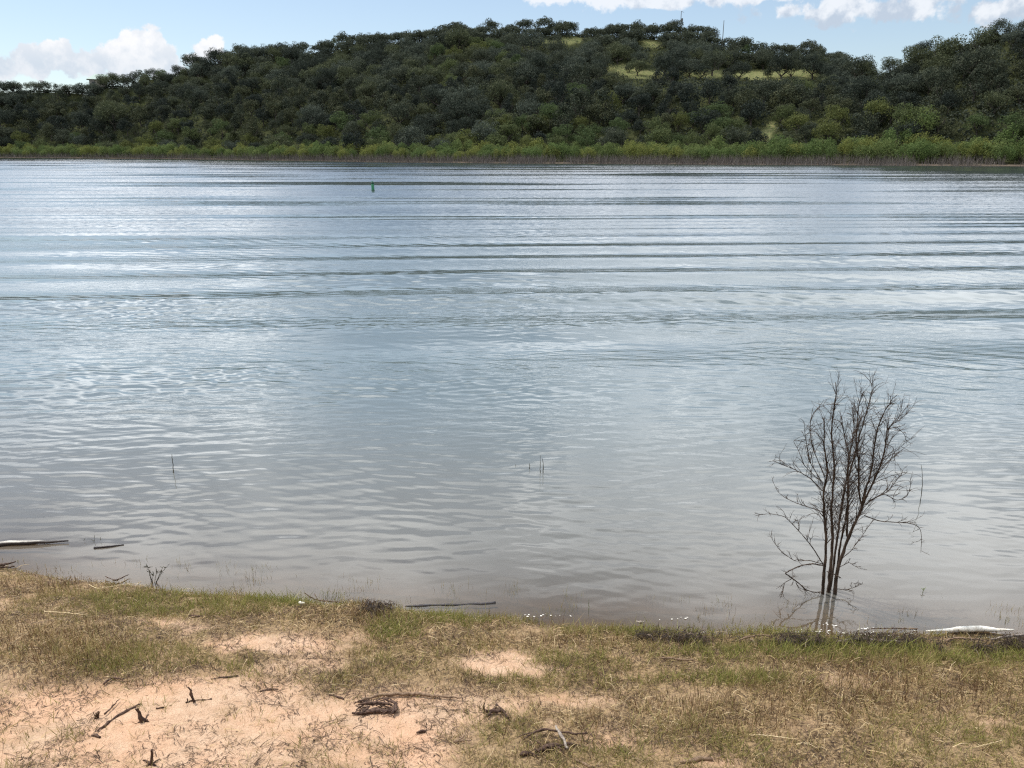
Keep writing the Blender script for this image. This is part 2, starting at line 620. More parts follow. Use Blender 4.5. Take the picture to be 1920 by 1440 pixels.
# boat wake: five or six long rollers
lam0 = 3.05
env = np.exp(-((yc - 18.0) / 5.2) ** 2) * 0.9 + 0.32 * np.exp(-((yc - 27) / 5.0) ** 2)
env = env * (0.55 + 0.9 * wn(9, 5, 60, 3))
phs = 2 * pi / lam0 * (yc - 17.9 + lam0 / 4) + 1.2 * (wn(14, 10, 61, 2) - 0.5)
env = env * (0.45 + 0.65 * sstep(-9, 7, WX))
hh += 0.074 * env * (np.cos(phs) + 0.08 * np.cos(2 * phs))
# thinner lines behind it
e2 = sstep(28, 33, yc) * (1 - sstep(42, 50, yc)) * (0.3 + 1.2 * wn(25, 6, 62, 2))
hh += 0.008 * e2 * np.cos(2 * pi / 1.7 * (yc + 0.5 * wn(12, 9, 63, 2)))
e3 = sstep(45, 60, yc) * (0.2 + 1.3 * wn(60, 25, 64, 2))
hh += 0.010 * e3 * np.cos(2 * pi / 7.5 * (yc + 3.0 * wn(50, 40, 65, 2)))
hh += 0.006 * sstep(80, 110, yc) * np.cos(2 * pi / 17.0 * (yc + 6.0 * wn(90, 60, 66, 2)))
# wind ripples in patches
patch = 0.25 + 1.5 * sstep(0.35, 0.7, wn(5.0, 2.6, 67, 4))
calm = sstep(7.0, 13.0, WY)             # the water by the bank is glassier
for k in range(26):
    lam = 0.14 * (0.62 / 0.14) ** rng.uniform(0, 1)
    ang = rng.normal(0.12, 0.42)
    loc = sstep(0.3, 0.7, wn(4 * lam + 1.0, 2.5 * lam + 0.6, 70 + k)) * 1.7
    wave(lam, ang, 0.00078 * lam / 0.35, env=(patch * calm * 0.9 + 0.12) * loc, warp=5.0, wl=1.6, seed=120 + k)
# smooth, rounder ripples near the bank
for k in range(22):
    lam = 0.07 * (0.34 / 0.07) ** rng.uniform(0, 1)
    ang = rng.normal(0.0, 0.24)
    loc = sstep(0.25, 0.75, wn(1.6, 1.0, 170 + k, 2)) * 1.6
    wave(lam, ang, 0.00042 * lam / 0.35, env=(1 - 0.55 * calm) * loc, warp=5.0, wl=1.1, seed=220 + k)
gz = ground_z(WX, WY)
gz = np.where(WY > 23.5, -2.0, gz)
hh *= 0.12 + 0.88 * sstep(0.0, 0.14, -gz)      # ripples die at the water's edge
m_water, t, out = new_mat("lake_water")
geo = t.new('ShaderNodeNewGeometry')
pos = geo.outputs['Position']
sp = t.new('ShaderNodeSeparateXYZ')
t.l.new(pos, sp.inputs[0])
depth = t.new('ShaderNodeAttribute', attribute_name='depth').outputs['Fac']
v1 = t.vmath('MULTIPLY', pos, (4.5, 13.0, 1.0))
v2 = t.vmath('MULTIPLY', pos, (0.16, 0.42, 1.0))
v3 = t.vmath('MULTIPLY', pos, (0.018, 0.11, 1.0))
v4 = t.vmath('MULTIPLY', pos, (0.012, 0.30, 1.0))
fine = t.noise(v1, 1.0, 3.0, 0.55, 0.6)
pat = t.noise(v2, 1.0, 3.0, 0.55)
streak = t.noise(v3, 1.0, 3.0, 0.6)
streak2 = t.noise(v4, 1.0, 2.0, 0.6)
near = t.ramp(sp.outputs[1], 5.0, 12.0)
amp = t.math('MULTIPLY', t.ramp(pat, 0.35, 0.65, 0.0010, 0.0060), t.math('ADD', t.math('MULTIPLY', near, 0.85), 0.15))
nrm = t.bump(t.math('MULTIPLY', fine, amp), 1.0, 1.0)
far = t.ramp(sp.outputs[1], 10.0, 45.0)
ruf = t.math('ADD', t.math('MULTIPLY', streak, 0.65), t.math('MULTIPLY', streak2, 0.35))
# wind waves too small for the mesh: steep little faces turned to the near shore, in streaks
face = t.math('MULTIPLY', far, t.ramp(ruf, 0.38, 0.54, 0.03, 0.12))
chop = t.math('ADD', 0.012, t.math('MULTIPLY', far, t.ramp(ruf, 0.36, 0.58, 0.08, 0.32)))
nc = t.new('ShaderNodeTexNoise')
t.l.new(t.vmath('MULTIPLY', pos, (3.2, 9.0, 1.0)), nc.inputs['Vector'])
nc.inputs['Scale'].default_value = 1.0
nc.inputs['Detail'].default_value = 3.0
sc = t.new('ShaderNodeSeparateColor')
t.l.new(nc.outputs['Color'], sc.inputs[0])
off = t.new('ShaderNodeCombineXYZ')
t.l.new(t.math('MULTIPLY', t.math('SUBTRACT', sc.outputs[0], 0.5), t.math('MULTIPLY', chop, 0.6)), off.inputs[0])
t.l.new(t.math('SUBTRACT', t.math('MULTIPLY', t.math('SUBTRACT', sc.outputs[1], 0.5), chop), face), off.inputs[1])
nrm = t.vmath('NORMALIZE', t.vmath('ADD', nrm, off.outputs[0]))
rough = 0.05
spec = t.new('ShaderNodeBsdfPrincipled')
t.put(spec.inputs['Base Color'], (0, 0, 0))
t.put(spec.inputs['IOR'], 1.48)
t.put(spec.inputs['Roughness'], rough)
t.l.new(nrm, spec.inputs['Normal'])
fr = t.new('ShaderNodeFresnel')
fr.inputs[0].default_value = 1.33
body = t.new('ShaderNodeBsdfDiffuse')
t.l.new(t.mix(t.ramp(depth, 0.03, 0.7), (0.148, 0.142, 0.126), (0.098, 0.124, 0.128)), body.inputs[0])
see = t.new('ShaderNodeBsdfTransparent')
see.inputs[0].default_value = (0.80, 0.76, 0.66, 1)
blk = t.new('ShaderNodeBsdfDiffuse')
blk.inputs[0].default_value = (0, 0, 0, 1)
murk = t.math('SUBTRACT', 1.0, t.math('POWER', 2.718, t.math('MULTIPLY', depth, -9.0)))
inner = t.shmix(murk, see.outputs[0], body.outputs[0])
inner = t.shmix(fr.outputs[0], inner, blk.outputs[0])
ad = t.new('ShaderNodeAddShader')
t.l.new(inner, ad.inputs[0])
t.l.new(spec.outputs[0], ad.inputs[1])
t.l.new(ad.outputs[0], out.inputs[0])
me = grid_mesh("lake_water", np.stack([WX, WY, hh], -1), m_water)
add_attr(me, 'depth', np.clip(-gz, 0.0, 3.0).ravel())
tag(link("lake_water", me), kind='structure')


# ------------------------------------------------------------------ foliage
def leaf_mat(name, col, col2, trans=0.3, patchy=0.9):
    m, t, out = new_mat(name)
    oi = t.new('ShaderNodeObjectInfo')
    pos = t.new('ShaderNodeTexCoord').outputs['Object']
    n = t.noise(pos, patchy, 3, 0.6)
    c = t.mix(t.ramp(n, 0.35, 0.65), col, col2)
    mul = t.new('ShaderNodeMix', data_type='RGBA', blend_type='MULTIPLY')
    mul.inputs[0].default_value = 1.0
    t.l.new(c, mul.inputs[6])
    t.l.new(oi.outputs['Color'], mul.inputs[7])
    d = t.new('ShaderNodeBsdfPrincipled')
    t.l.new(mul.outputs[2], d.inputs['Base Color'])
    t.put(d.inputs['Roughness'], 0.75)
    t.put(d.inputs['Specular IOR Level'], 0.10)
    tr = t.new('ShaderNodeBsdfTranslucent')
    t.l.new(mul.outputs[2], tr.inputs[0])
    t.l.new(t.shmix(trans, d.outputs[0], tr.outputs[0]), out.inputs[0])
    return m


def bark_mat(name, a, b, scale=9.0):
    m, t, out = new_mat(name)
    pos = t.new('ShaderNodeTexCoord').outputs['Object']
    v = t.vmath('MULTIPLY', pos, (1, 1, 0.3))
    n = t.noise(v, scale, 5, 0.65)
    d = t.new('ShaderNodeBsdfPrincipled')
    t.l.new(t.mix(t.ramp(n, 0.35, 0.65), a, b), d.inputs['Base Color'])
    t.put(d.inputs['Roughness'], 0.85)
    t.put(d.inputs['Specular IOR Level'], 0.2)
    t.l.new(t.bump(n, 0.6, 0.01), d.inputs['Normal'])
    t.l.new(d.outputs[0], out.inputs[0])
    return m


M_OAK = leaf_mat("oak_leaves", (0.038, 0.048, 0.033), (0.078, 0.088, 0.056), 0.25)
M_JUN = leaf_mat("juniper_leaves", (0.030, 0.040, 0.029), (0.060, 0.067, 0.043), 0.15)
M_ELM = leaf_mat("elm_leaves", (0.060, 0.080, 0.036), (0.108, 0.128, 0.058), 0.35)
M_WIL = leaf_mat("willow_leaves", (0.092, 0.130, 0.043), (0.155, 0.190, 0.066), 0.4)
M_BARK = bark_mat("tree_bark", (0.035, 0.03, 0.026), (0.10, 0.085, 0.07), 3.0)


def leaf_quads(mb, C, Nrm, size, r):
    """one randomly turned quad per centre"""
    n = len(C)
    Nrm = Nrm / (np.linalg.norm(Nrm, axis=1)[:, None] + 1e-9)
    u = np.cross(Nrm, r.normal(size=(n, 3)))
    u /= np.linalg.norm(u, axis=1)[:, None] + 1e-9
    v = np.cross(Nrm, u)
    a = size * r.uniform(0.6, 1.25, n)
    b = a * r.uniform(0.45, 0.9, n)
    u = u * a[:, None] * 0.5
    v = v * b[:, None] * 0.5
    V = np.stack([C - u * 0.9 - v * 0.2, C - u * 0.1 + v, C + u, C + u * 0.1 - v * 0.9], 1).reshape(-1, 3)
    mb.add(V, np.arange(n * 4).reshape(-1, 4))


def crown(seed, rx, rz, zc, kind, leaves, size):
    r = np.random.default_rng(seed)
    mb = MB()
    if kind == 'cone':
        nc = 34
        hgt = r.uniform(0, 1, nc) ** 0.8
        rad = rx * (1 - hgt) ** 0.7 * r.uniform(0.55, 1.0, nc)
        th = r.uniform(0, 2 * pi, nc)
        cc = np.stack([rad * np.cos(th), rad * np.sin(th), zc - rz + 2 * rz * hgt], 1)
        cr = rx * (0.42 - 0.22 * hgt)
    elif kind == 'spray':
        nc = 26
        th = r.uniform(0, 2 * pi, nc)
        rad = rx * np.sqrt(r.uniform(0, 1, nc))
        top = zc + rz * (1 - 0.55 * (rad / rx) ** 2) * r.uniform(0.55, 1.05, nc)
        cc = np.stack([rad * np.cos(th), rad * np.sin(th), top - 0.5], 1)
        cr = rx * r.uniform(0.20, 0.33, nc)
    else:
        nc = 30
        d = r.normal(size=(nc, 3))
        d /= np.linalg.norm(d, axis=1)[:, None]
        d[:, 2] = np.where(d[:, 2] < -0.62, -d[:, 2] * 0.6, d[:, 2])
        cc = d * np.array([rx, rx, rz]) * r.uniform(0.40, 0.92, nc)[:, None]
        cc[:, 2] += zc
        cr = rx * r.uniform(0.16, 0.38, nc)
    per = r.multinomial(leaves, cr ** 2 / (cr ** 2).sum())
    for c, q, k in zip(cc, cr, per):
        d = r.normal(size=(k, 3))
        d /= np.linalg.norm(d, axis=1)[:, None]
        rr = q * r.uniform(0.55, 1.12, k) ** 0.6
        squash = np.array([1, 1, 1.6]) if kind == 'spray' else np.array([1.05, 1.05, 0.8])
        pts = c + d * rr[:, None] * squash
        leaf_quads(mb, pts, d + r.normal(size=(k, 3)) * 0.55, size, r)
    return mb


def trunk(seed, h, rb, spread, forks):
    r = np.random.default_rng(seed)
    mb = MB()
    f = h * r.uniform(0.22, 0.4)
    lean = r.normal(size=2) * 0.12 * h
    base = [(0, 0, -0.6), (lean[0] * .1, lean[1] * .1, f * .5), (lean[0] * .3, lean[1] * .3, f)]
    mb.tube(base, [rb * 1.4, rb, rb * 0.85], 7)
    for k in range(forks):
        a = 2 * pi * (k + r.uniform(-.3, .3)) / forks
        e = np.array([cos(a) * spread, sin(a) * spread, h * r.uniform(0.75, 1.0)])
        p0 = np.array(base[2])
        mid = p0 * .5 + e * .5 + np.array([cos(a), sin(a), -.3]) * spread * .18
        mb.tube([p0 - [0, 0, 0.1], mid, e], [rb * 0.6, rb * 0.4, rb * 0.12], 5)
        for q in range(2):
            e2 = mid + np.array([cos(a + r.normal() * 1.2), sin(a + r.normal() * 1.2), 0.9]) * spread * .7
            mb.tube([mid, e2], [rb * .32, rb * .08], 4)
    return mb


def make_tree(name, mat, crown_args, trunk_args):
    root = link(name, None)
    crown(*crown_args).build('crown', mat, root)
    trunk(*trunk_args).build('trunk', M_BARK, root)
    return root


PROTO = {
    'live_oak': [make_tree('live_oak', M_OAK, (s, 4.4 + .25 * (s % 3), 3.0, 3.6, 'round', 3800, 0.34), (s, 3.9, 0.27, 2.6, 4)) for s in range(6)],
    'juniper_tree': [make_tree('juniper_tree', M_JUN, (40 + s, 3.3 + .3 * (s % 2), 3.0, 3.0, 'cone' if s % 2 else 'round', 3000, 0.30), (40 + s, 4.0, 0.2, 1.2, 3)) for s in range(5)],
    'elm_tree': [make_tree('elm_tree', M_ELM, (60 + s, 3.2, 2.6, 3.1, 'round', 2600, 0.30), (60 + s, 4.2, 0.16, 1.9, 4)) for s in range(4)],
    'willow_shrub': [make_tree('willow_shrub', M_WIL, (80 + s, 2.6, 3.0, 1.3, 'spray', 2300, 0.26), (80 + s, 2.6, 0.07, 1.3, 5)) for s in range(6)],
}
USED = set()


def plant(kind, x, y, z, scale, rz, variant, tone, squash=1.0):
    p = PROTO[kind][variant % len(PROTO[kind])]
    key = (kind, variant % len(PROTO[kind]))
    o = copy_tree(p) if key in USED else p
    USED.add(key)
    o.location = (x, y, z)
    o.rotation_euler = (0, 0, rz)
    o.scale = (scale, scale, scale * squash)
    for ch in o.children:
        if ch.data.name.startswith('crown'):
            ch.color = (*tone, 1)
    return o


plants = []           # (object, kind, px, py_mid, size word, tone word, D)
TONES = {
    'live_oak': [((0.62, 0.66, 0.74), 'dark grey green'), ((1.0, 1.0, 1.0), 'mid green'), ((1.22, 1.20, 0.95), 'olive green'), ((1.12, 1.15, 1.3), 'pale grey green')],
    'juniper_tree': [((0.6, 0.65, 0.75), 'blackish green'), ((1.0, 1.0, 0.95), 'dark green'), ((1.3, 1.22, 0.95), 'brownish green')],
    'elm_tree': [((0.8, 0.9, 0.8), 'fresh green'), ((1.0, 1.0, 0.9), 'light green'), ((1.2, 1.1, 0.8), 'yellow green')],
    'willow_shrub': [((0.8, 0.88, 0.85), 'deep green'), ((1.0, 1.0, 1.0), 'bright green'), ((1.25, 1.08, 0.9), 'yellowish green')],
}


def put_plant(kind, a, d, scale, tone_i=None, squash=1.0):
    x, y = d * sin(a), d * cos(a)
    z = float(hill_z(a, d)) - 0.15
    tl = TONES[kind]
    tone, word = tl[int(rng.integers(len(tl))) if tone_i is None else tone_i]
    jit = rng.uniform(0.9, 1.1)
    o = plant(kind, x, y, z, scale, rng.uniform(0, 2 * pi), int(rng.integers(50)), tuple(c * jit for c in tone), squash)
    hgt = {'live_oak': 6.2, 'juniper_tree': 6.0, 'elm_tree': 5.8, 'willow_shrub': 4.4}[kind] * scale * squash
    px, py0 = proj(x, y, z)
    _, py1 = proj(x, y, z + hgt)
    plants.append(dict(o=o, kind=kind, px=float(px), py=float((py0 + py1) / 2), top=float(py1), base=float(py0), s=scale, tone=word, d=d, a=a))


def find_slope(px, py):
    """where the line of sight of a photo pixel meets the hill"""
    a, e = azel(px, py)
    ds = np.linspace(bank_d(a), bank_d(a) + 230, 900)
    zz = hill_z(np.full_like(ds, a), ds)
    k = np.argmax(zz > H + ds * tan(e))
    return a, ds[k]


# trees that can be told apart in the photo, standing in and round the clearings (photo px of the trunk foot)
for (px, py, kind, sc, tn, sq) in [(1335, 142, 'live_oak', 1.05, 1, 1.15), (1387, 149, 'live_oak', .95, 0, .95), (1465, 149, 'live_oak', 1.1, 0, 1.25), (1482, 147, 'live_oak', .9, 1, 1.2),
                                   (1195, 142, 'live_oak', .85, 2, 1), (1245, 143, 'live_oak', 1.0, 1, 1.05), (1292, 146, 'live_oak', .9, 3, 1),
                                   (1268, 140, 'live_oak', .7, 0, 1), (1362, 146, 'juniper_tree', .6, 0, 1), (1180, 136, 'juniper_tree', .55, 1, 1), (1440, 147, 'juniper_tree', .6, 1, 1), (1430, 131, 'live_oak', .95, 1, 1.1), (1365, 128, 'live_oak', .8, 0, 1)]:
    a, d = find_slope(px, py)
    put_plant(kind, a, d, sc, tn, sq)
manual = len(plants)
for (px, py, kind, sc, tn) in [(1643, 245, 'elm_tree', 1.35, 2), (930, 245, 'elm_tree', 1.1, 1), (1000, 255, 'elm_tree', 1.0, 0), (682, 118, 'elm_tree', .8, 2),
                               (1010, 252, 'elm_tree', 1.0, 2), (800, 258, 'live_oak', 1.05, 0), (1350, 262, 'elm_tree', 1.05, 0), (1720, 255, 'willow_shrub', 1.5, 1)]:
    a, d = find_slope(px, py)
    put_plant(kind, a, d, sc, tn)

# the wooded slope: rows following the contour
cnt = {'live_oak': 0, 'juniper_tree': 0, 'elm_tree': 0}
far_wood = []
d_rel = 20.0
row = 0
while d_rel < 230:
    a = R(-36.5) + rng.uniform(0, 0.02)
    while a < R(36.5):
        d0 = float(bank_d(a))
        dr = float(np.interp(a, _rd[:, 0], _rd[:, 1]))
        d = d0 + d_rel + rng.uniform(-3.0, 3.0)
        aj = a + rng.uniform(-2.0, 2.0) / d
        tt = (d - d0 - 20) / (dr - d0 - 20)
        step = 7.4 if tt < 0.93 else 4.8
        a += step / d
        if tt > 1.06:
            continue
        x, y = d * sin(aj), d * cos(aj)
        z = float(hill_z(aj, d))
        bx, by = proj(x, y, z)
        _, ty = proj(x, y, z + 6.0)
        hid = False
        for yy in np.linspace(float(ty), float(by), 5):
            if clear_amt(np.array([float(bx)]), np.array([yy]), 0.95)[0] > 0.45:
                hid = True
        if hid and rng.uniform() < 0.94:
            continue
        low = tt < 0.16
        mixn = float(fbm(x / 22, y / 22, 90, 3))
        u = rng.uniform()
        if (low and u < 0.48) or u < 0.035 or (0.55 < tt < 0.9 and 800 < bx < 1010 and u < 0.2):
            kind = 'elm_tree'
        elif (tt > 0.88 and u < 0.62) or mixn + 0.25 * (u - 0.5) > 0.60:
            kind = 'live_oak'
        else:
            kind = 'juniper_tree'
        sc = rng.uniform(0.80, 1.30)
        if abs(bx - 176) < 26 and tt > 0.90:
            sc = 0.8
        if rng.uniform() < 0.06:
            sc *= 1.2
        if tt > 0.88:
            sc = rng.uniform(0.72, 1.12) * (0.9 if bx > 1680 else 1.0)
        if low and kind != 'elm_tree':
            sc *= 0.92
        if kind != 'elm_tree' and cnt[kind] >= 285:
            kind = 'live_oak' if kind == 'juniper_tree' else 'juniper_tree'
        sq = rng.uniform(0.85, 1.15)
        if cnt[kind] >= 285:
            far_wood.append((x, y, z - 0.15, sc, sq))
            continue
        cnt[kind] += 1
        put_plant(kind, aj, d, sc, None, sq)
    d_rel += 5.6 if d_rel < 60 else 7.2
    row += 1

if far_wood:
    wood = MB()
    src = [np.vstack(crown(200 + s, 4.2, 2.9, 3.5, 'round', 2300, 0.42).V) for s in range(3)]
    for i, (x, y, z, sc, sq) in enumerate(far_wood):
        q_ = rng.uniform(0, 2 * pi)
        v_ = src[i % 3] * [sc, sc, sc * sq]
        v_ = np.stack([v_[:, 0] * cos(q_) - v_[:, 1] * sin(q_) + x, v_[:, 0] * sin(q_) + v_[:, 1] * cos(q_) + y, v_[:, 2] + z], 1)
        wood.add(v_, np.arange(len(v_)).reshape(-1, 4))
    tag(wood.build('distant_woodland', M_OAK), kind='stuff')


# the green belt of willows along the far bank
for rel, sp_, lo_, hi_ in ((7.0, 4.2, 0.68, 0.95), (9.5, 4.0, 0.75, 1.08), (14.5, 4.6, 0.85, 1.15)):
    a = R(-36)
    while a < R(36):
        d = float(bank_d(a)) + rel + rng.uniform(-1.6, 1.6)
        sc = rng.uniform(lo_, hi_) * (1.0 + 0.22 * sstep(0.15, 0.5, a))
        put_plant('willow_shrub', a + rng.uniform(-1, 1) / d, d, sc, None, rng.uniform(0.85, 1.15))
        a += sp_ * rng.uniform(0.75, 1.3) / d

# ---- names for every tree
ZONES = [(-1e9, 160, 'far left shore'), (160, 330, 'below left cloud'), (330, 520, 'beside left cloud'), (520, 650, 'left of buoy'),
         (650, 760, 'above buoy'), (760, 900, 'right of buoy'), (900, 1130, 'mid hill'), (1130, 1320, 'near left clearing'),
         (1320, 1500, 'near right clearing'), (1500, 1680, 'above bare bush'), (1680, 1810, 'right hill'), (1810, 1e9, 'far right edge')]


def zone(px):
    for a, b, n in ZONES:
        if a <= px < b:
            return n


def skyline_y(px):
    return float(np.interp(px, [p[0] for p in SKYL], [p[1] for p in SKYL]))


KINDW = {'live_oak': 'oak', 'juniper_tree': 'juniper', 'elm_tree': 'leafy elm', 'willow_shrub': 'willow'}
GROUPS = {'live_oak': 'live oaks on the wooded hill', 'juniper_tree': 'junipers on the wooded hill', 'elm_tree': 'light green elms on the wooded hill',
          'willow_shrub': 'willow shrubs along the far bank'}
bins = {}
for q in plants:
    if q['kind'] == 'willow_shrub':
        rel = q['d'] - float(bank_d(q['a']))
        band = 'front row by water' if rel < 7.4 else ('second row' if rel < 12 else 'back row')
    else:
        f = (q['py'] - skyline_y(q['px'])) / (262 - skyline_y(q['px']))
        band = 'on skyline' if f < 0.1 else 'upper slope' if f < 0.34 else 'middle slope' if f < 0.6 else 'lower slope' if f < 0.82 else 'hill foot'
    sz = 'small' if q['s'] < 0.85 else 'large' if q['s'] > 1.06 else 'medium'
    bins.setdefault((q['kind'], band, sz, q['tone'], zone(q['px'])), []).append(q)
ORD = ['', 'second', 'third', 'fourth', 'fifth', 'sixth', 'seventh', 'eighth', 'ninth', 'tenth']
for (kind, band, sz, tone, zn), lst in bins.items():
    lst.sort(key=lambda q: q['px'])
    for i, q in enumerate(lst):
        lab = f"{sz} {tone} {KINDW[kind]}, {band}, {zn}"
        n = len(lst)
        if n > 1:
            pos_ = 'leftmost' if i == 0 else 'rightmost' if i == n - 1 else f"{ORD[min(i, 9)]} from left"
            lab += f", {pos_}"
        tag(q['o'], lab, 'shrub' if kind == 'willow_shrub' else 'tree', GROUPS[kind])

# ---- flooded dead brush at the foot of the willows
m_dead, t, out = new_mat("dead_brush")
at = t.new('ShaderNodeAttribute', attribute_name='tint')
d = t.new('ShaderNodeBsdfDiffuse')
t.l.new(at.outputs['Color'], d.inputs[0])
t.l.new(d.outputs[0], out.inputs[0])


def blades(mb, base, top, wid, col, r, bend=0.0):
    """thin two-segment blades from base to top"""
    n = len(base)
    ax = top - base
    side = np.cross(ax, r.normal(size=(n, 3)))
    side /= np.linalg.norm(side, axis=1)[:, None] + 1e-9
    side *= (np.asarray(wid) * 0.5)[:, None] if hasattr(wid, '__len__') else wid * 0.5
    mid = base + ax * 0.55 + np.cross(side, ax) / (np.linalg.norm(side, axis=1)[:, None] + 1e-9) * bend * r.normal(size=(n, 1))
    V = np.stack([base - side, base + side, mid + side * .8, mid - side * .8, top], 1).reshape(-1, 3)
    i = np.arange(n)[:, None] * 5
    mb.add(V, np.hstack([i, i + 1, i + 2, i + 3]), np.hstack([i + 3, i + 2, i + 4]), np.repeat(col, 5, 0))


r = np.random.default_rng(5)
n = 28000
a = r.uniform(R(-37), R(37), n)
rel = r.uniform(-3.0, 6.0, n)
d = bank_d(a) + rel
keep = fbm(a * 70, rel * 0.2, 95, 3) + 0.25 * r.uniform(size=n) > 0.46 + 0.18 * sstep(0.42, 0.56, a)
a, d, rel = a[keep], d[keep], rel[keep]
n = len(a)
base = np.stack([d * np.sin(a), d * np.cos(a), np.maximum(hill_z(a, d), -0.3) - 0.1], 1)
hg = r.uniform(0.9, 2.6, n) * (1 - 0.3 * (rel < -1))
top = base + np.stack([r.normal(size=n) * .22, r.normal(size=n) * .22, np.ones(n)], 1) * hg[:, None]
cols = np.array([[0.12, 0.102, 0.09], [0.19, 0.165, 0.148], [0.085, 0.072, 0.062]])[r.integers(0, 3, n)]
mb = MB()
blades(mb, base, top, r.uniform(0.025, 0.06, n), cols, r, 0.08)
tag(mb.build('flooded_brush', m_dead), kind='stuff')

# ---- scrub growing between the trees
r = np.random.default_rng(8)
n = 12000
a = r.uniform(R(-37), R(37), n)
d0 = bank_d(a)
dr = np.interp(a, _rd[:, 0], _rd[:, 1])
d = d0 + 16 + (dr - d0 - 12) * np.where(r.uniform(size=n) < 0.28, r.uniform(0.93, 1.03, n), r.uniform(0, 1, n))
x, y, z = d * np.sin(a), d * np.cos(a), hill_z(a, d)
bx, by = proj(x, y, z)
ok = clear_amt(bx, by, 1.35) < 0.4
x, y, z = x[ok], y[ok], z[ok]
n = len(x)
per = 13
c = np.repeat(np.stack([x, y, z + 0.3], 1), per, 0)
dd = r.normal(size=(n * per, 3))
dd /= np.linalg.norm(dd, axis=1)[:, None]
dd[:, 2] = np.abs(dd[:, 2])
c = c + dd * (np.repeat(r.uniform(0.6, 2.1, n), per) * r.uniform(0.5, 1, n * per))[:, None]
mb = MB()
leaf_quads(mb, c, dd + r.normal(size=dd.shape) * .5, 0.6, r)
tag(mb.build('undergrowth', M_JUN), kind='stuff')


# ------------------------------------------------------------------ grass and litter on the near bank
m_grass, t, out = new_mat("grass_blades")
at = t.new('ShaderNodeAttribute', attribute_name='tint')
d = t.new('ShaderNodeBsdfPrincipled')
t.l.new(at.outputs['Color'], d.inputs['Base Color'])
t.put(d.inputs['Roughness'], 0.6)
t.put(d.inputs['Specular IOR Level'], 0.2)
tr = t.new('ShaderNodeBsdfTranslucent')
t.l.new(at.outputs['Color'], tr.inputs[0])
t.l.new(t.shmix(0.3, d.outputs[0], tr.outputs[0]), out.inputs[0])

r = np.random.default_rng(21)


def scatter(n, pad=0.02):
    x = r.uniform(-6.0, 6.0, n)
    y = r.uniform(1.9, 5.6, n)
    ok = (shore_y(x) - y > -pad) & (np.abs(x) < 0.80 * y + 1.6)
    x, y = x[ok], y[ok]
    return x, y, ground_z(x, y)


def pick(cols, p, n):
    return np.array(cols)[r.choice(len(cols), n, p=p)] * r.uniform(0.75, 1.25, (n, 1))


# living blades
x, y, z = scatter(520000, 0.45)
veg, gr, br = cover(x, y, z)
edge = np.exp(-((shore_y(x) - y - 0.06) / 0.10) ** 2)
clump = fbm(x * 16, y * 16, 33, 3)
p = np.clip(veg * (0.28 + 0.95 * gr) + 0.25 * edge * gr, 0, 1) * np.where(shore_y(x) - y < -0.02, 0.30 * sstep(0.50, 0.66, fbm(x * 4.5, y * 7, 39, 3)), 1.0) * sstep(0.33, 0.62, clump + 0.18 * gr)
ok = r.uniform(size=len(x)) < p * 0.95
x, y, z, gr, br, veg = x[ok], y[ok], z[ok], gr[ok], br[ok], veg[ok]
n = len(x)
hgt = r.uniform(0.02, 0.062, n) * (0.8 + 0.5 * gr + 0.5 * br) * np.where(r.uniform(size=n) < 0.06, 1.7, 1.0)
lean = r.normal(size=(n, 2)) * 0.55
base = np.stack([x, y, z - 0.003], 1)
hgt = hgt + np.maximum(-z, 0) * 1.05
top = base + np.hstack([lean * (1 - 0.6 * (z < 0))[:, None], np.ones((n, 1))]) * hgt[:, None]
g = np.clip(gr + r.normal(size=n) * 0.25 - 0.45 * br, 0, 1)[:, None]
colg = pick([(0.18, 0.20, 0.05), (0.27, 0.265, 0.085), (0.115, 0.13, 0.038)], [.4, .35, .25], n)
colb = pick([(0.31, 0.25, 0.115), (0.33, 0.235, 0.125), (0.14, 0.09, 0.05), (0.24, 0.22, 0.085)], [.3, .25, .2, .25], n)
mb = MB()
blades(mb, base, top, r.uniform(0.0015, 0.0040, n), (colg * g + colb * (1 - g)) * [1.22, 1.18, 1.15], r, 0.004)
tag(mb.build('grass', m_grass), kind='stuff')

# dry brown stubble stems
x, y, z = scatter(170000)
veg, gr, br = cover(x, y, z)
clump = fbm(x * 7, y * 7, 34, 3)
ok = r.uniform(size=len(x)) < np.clip(veg * (0.10 + 0.55 * br + 0.12 * (1 - gr)), 0, 1) * sstep(0.36, 0.6, clump + 0.1 * br)
x, y, z, br = x[ok], y[ok], z[ok], br[ok]
n = len(x)
hgt = r.uniform(0.03, 0.10, n) * (0.8 + 0.4 * br)
base = np.stack([x, y, z - 0.003], 1)
top = base + np.hstack([r.normal(size=(n, 2)) * 0.22, np.ones((n, 1))]) * hgt[:, None]
mb = MB()
blades(mb, base, top, r.uniform(0.0018, 0.0042, n), pick([(0.13, 0.075, 0.04), (0.20, 0.125, 0.065), (0.30, 0.21, 0.11), (0.075, 0.05, 0.03)], [.35, .3, .2, .15], n), r, 0.003)
tag(mb.build('dry_stubble', m_grass), kind='stuff')


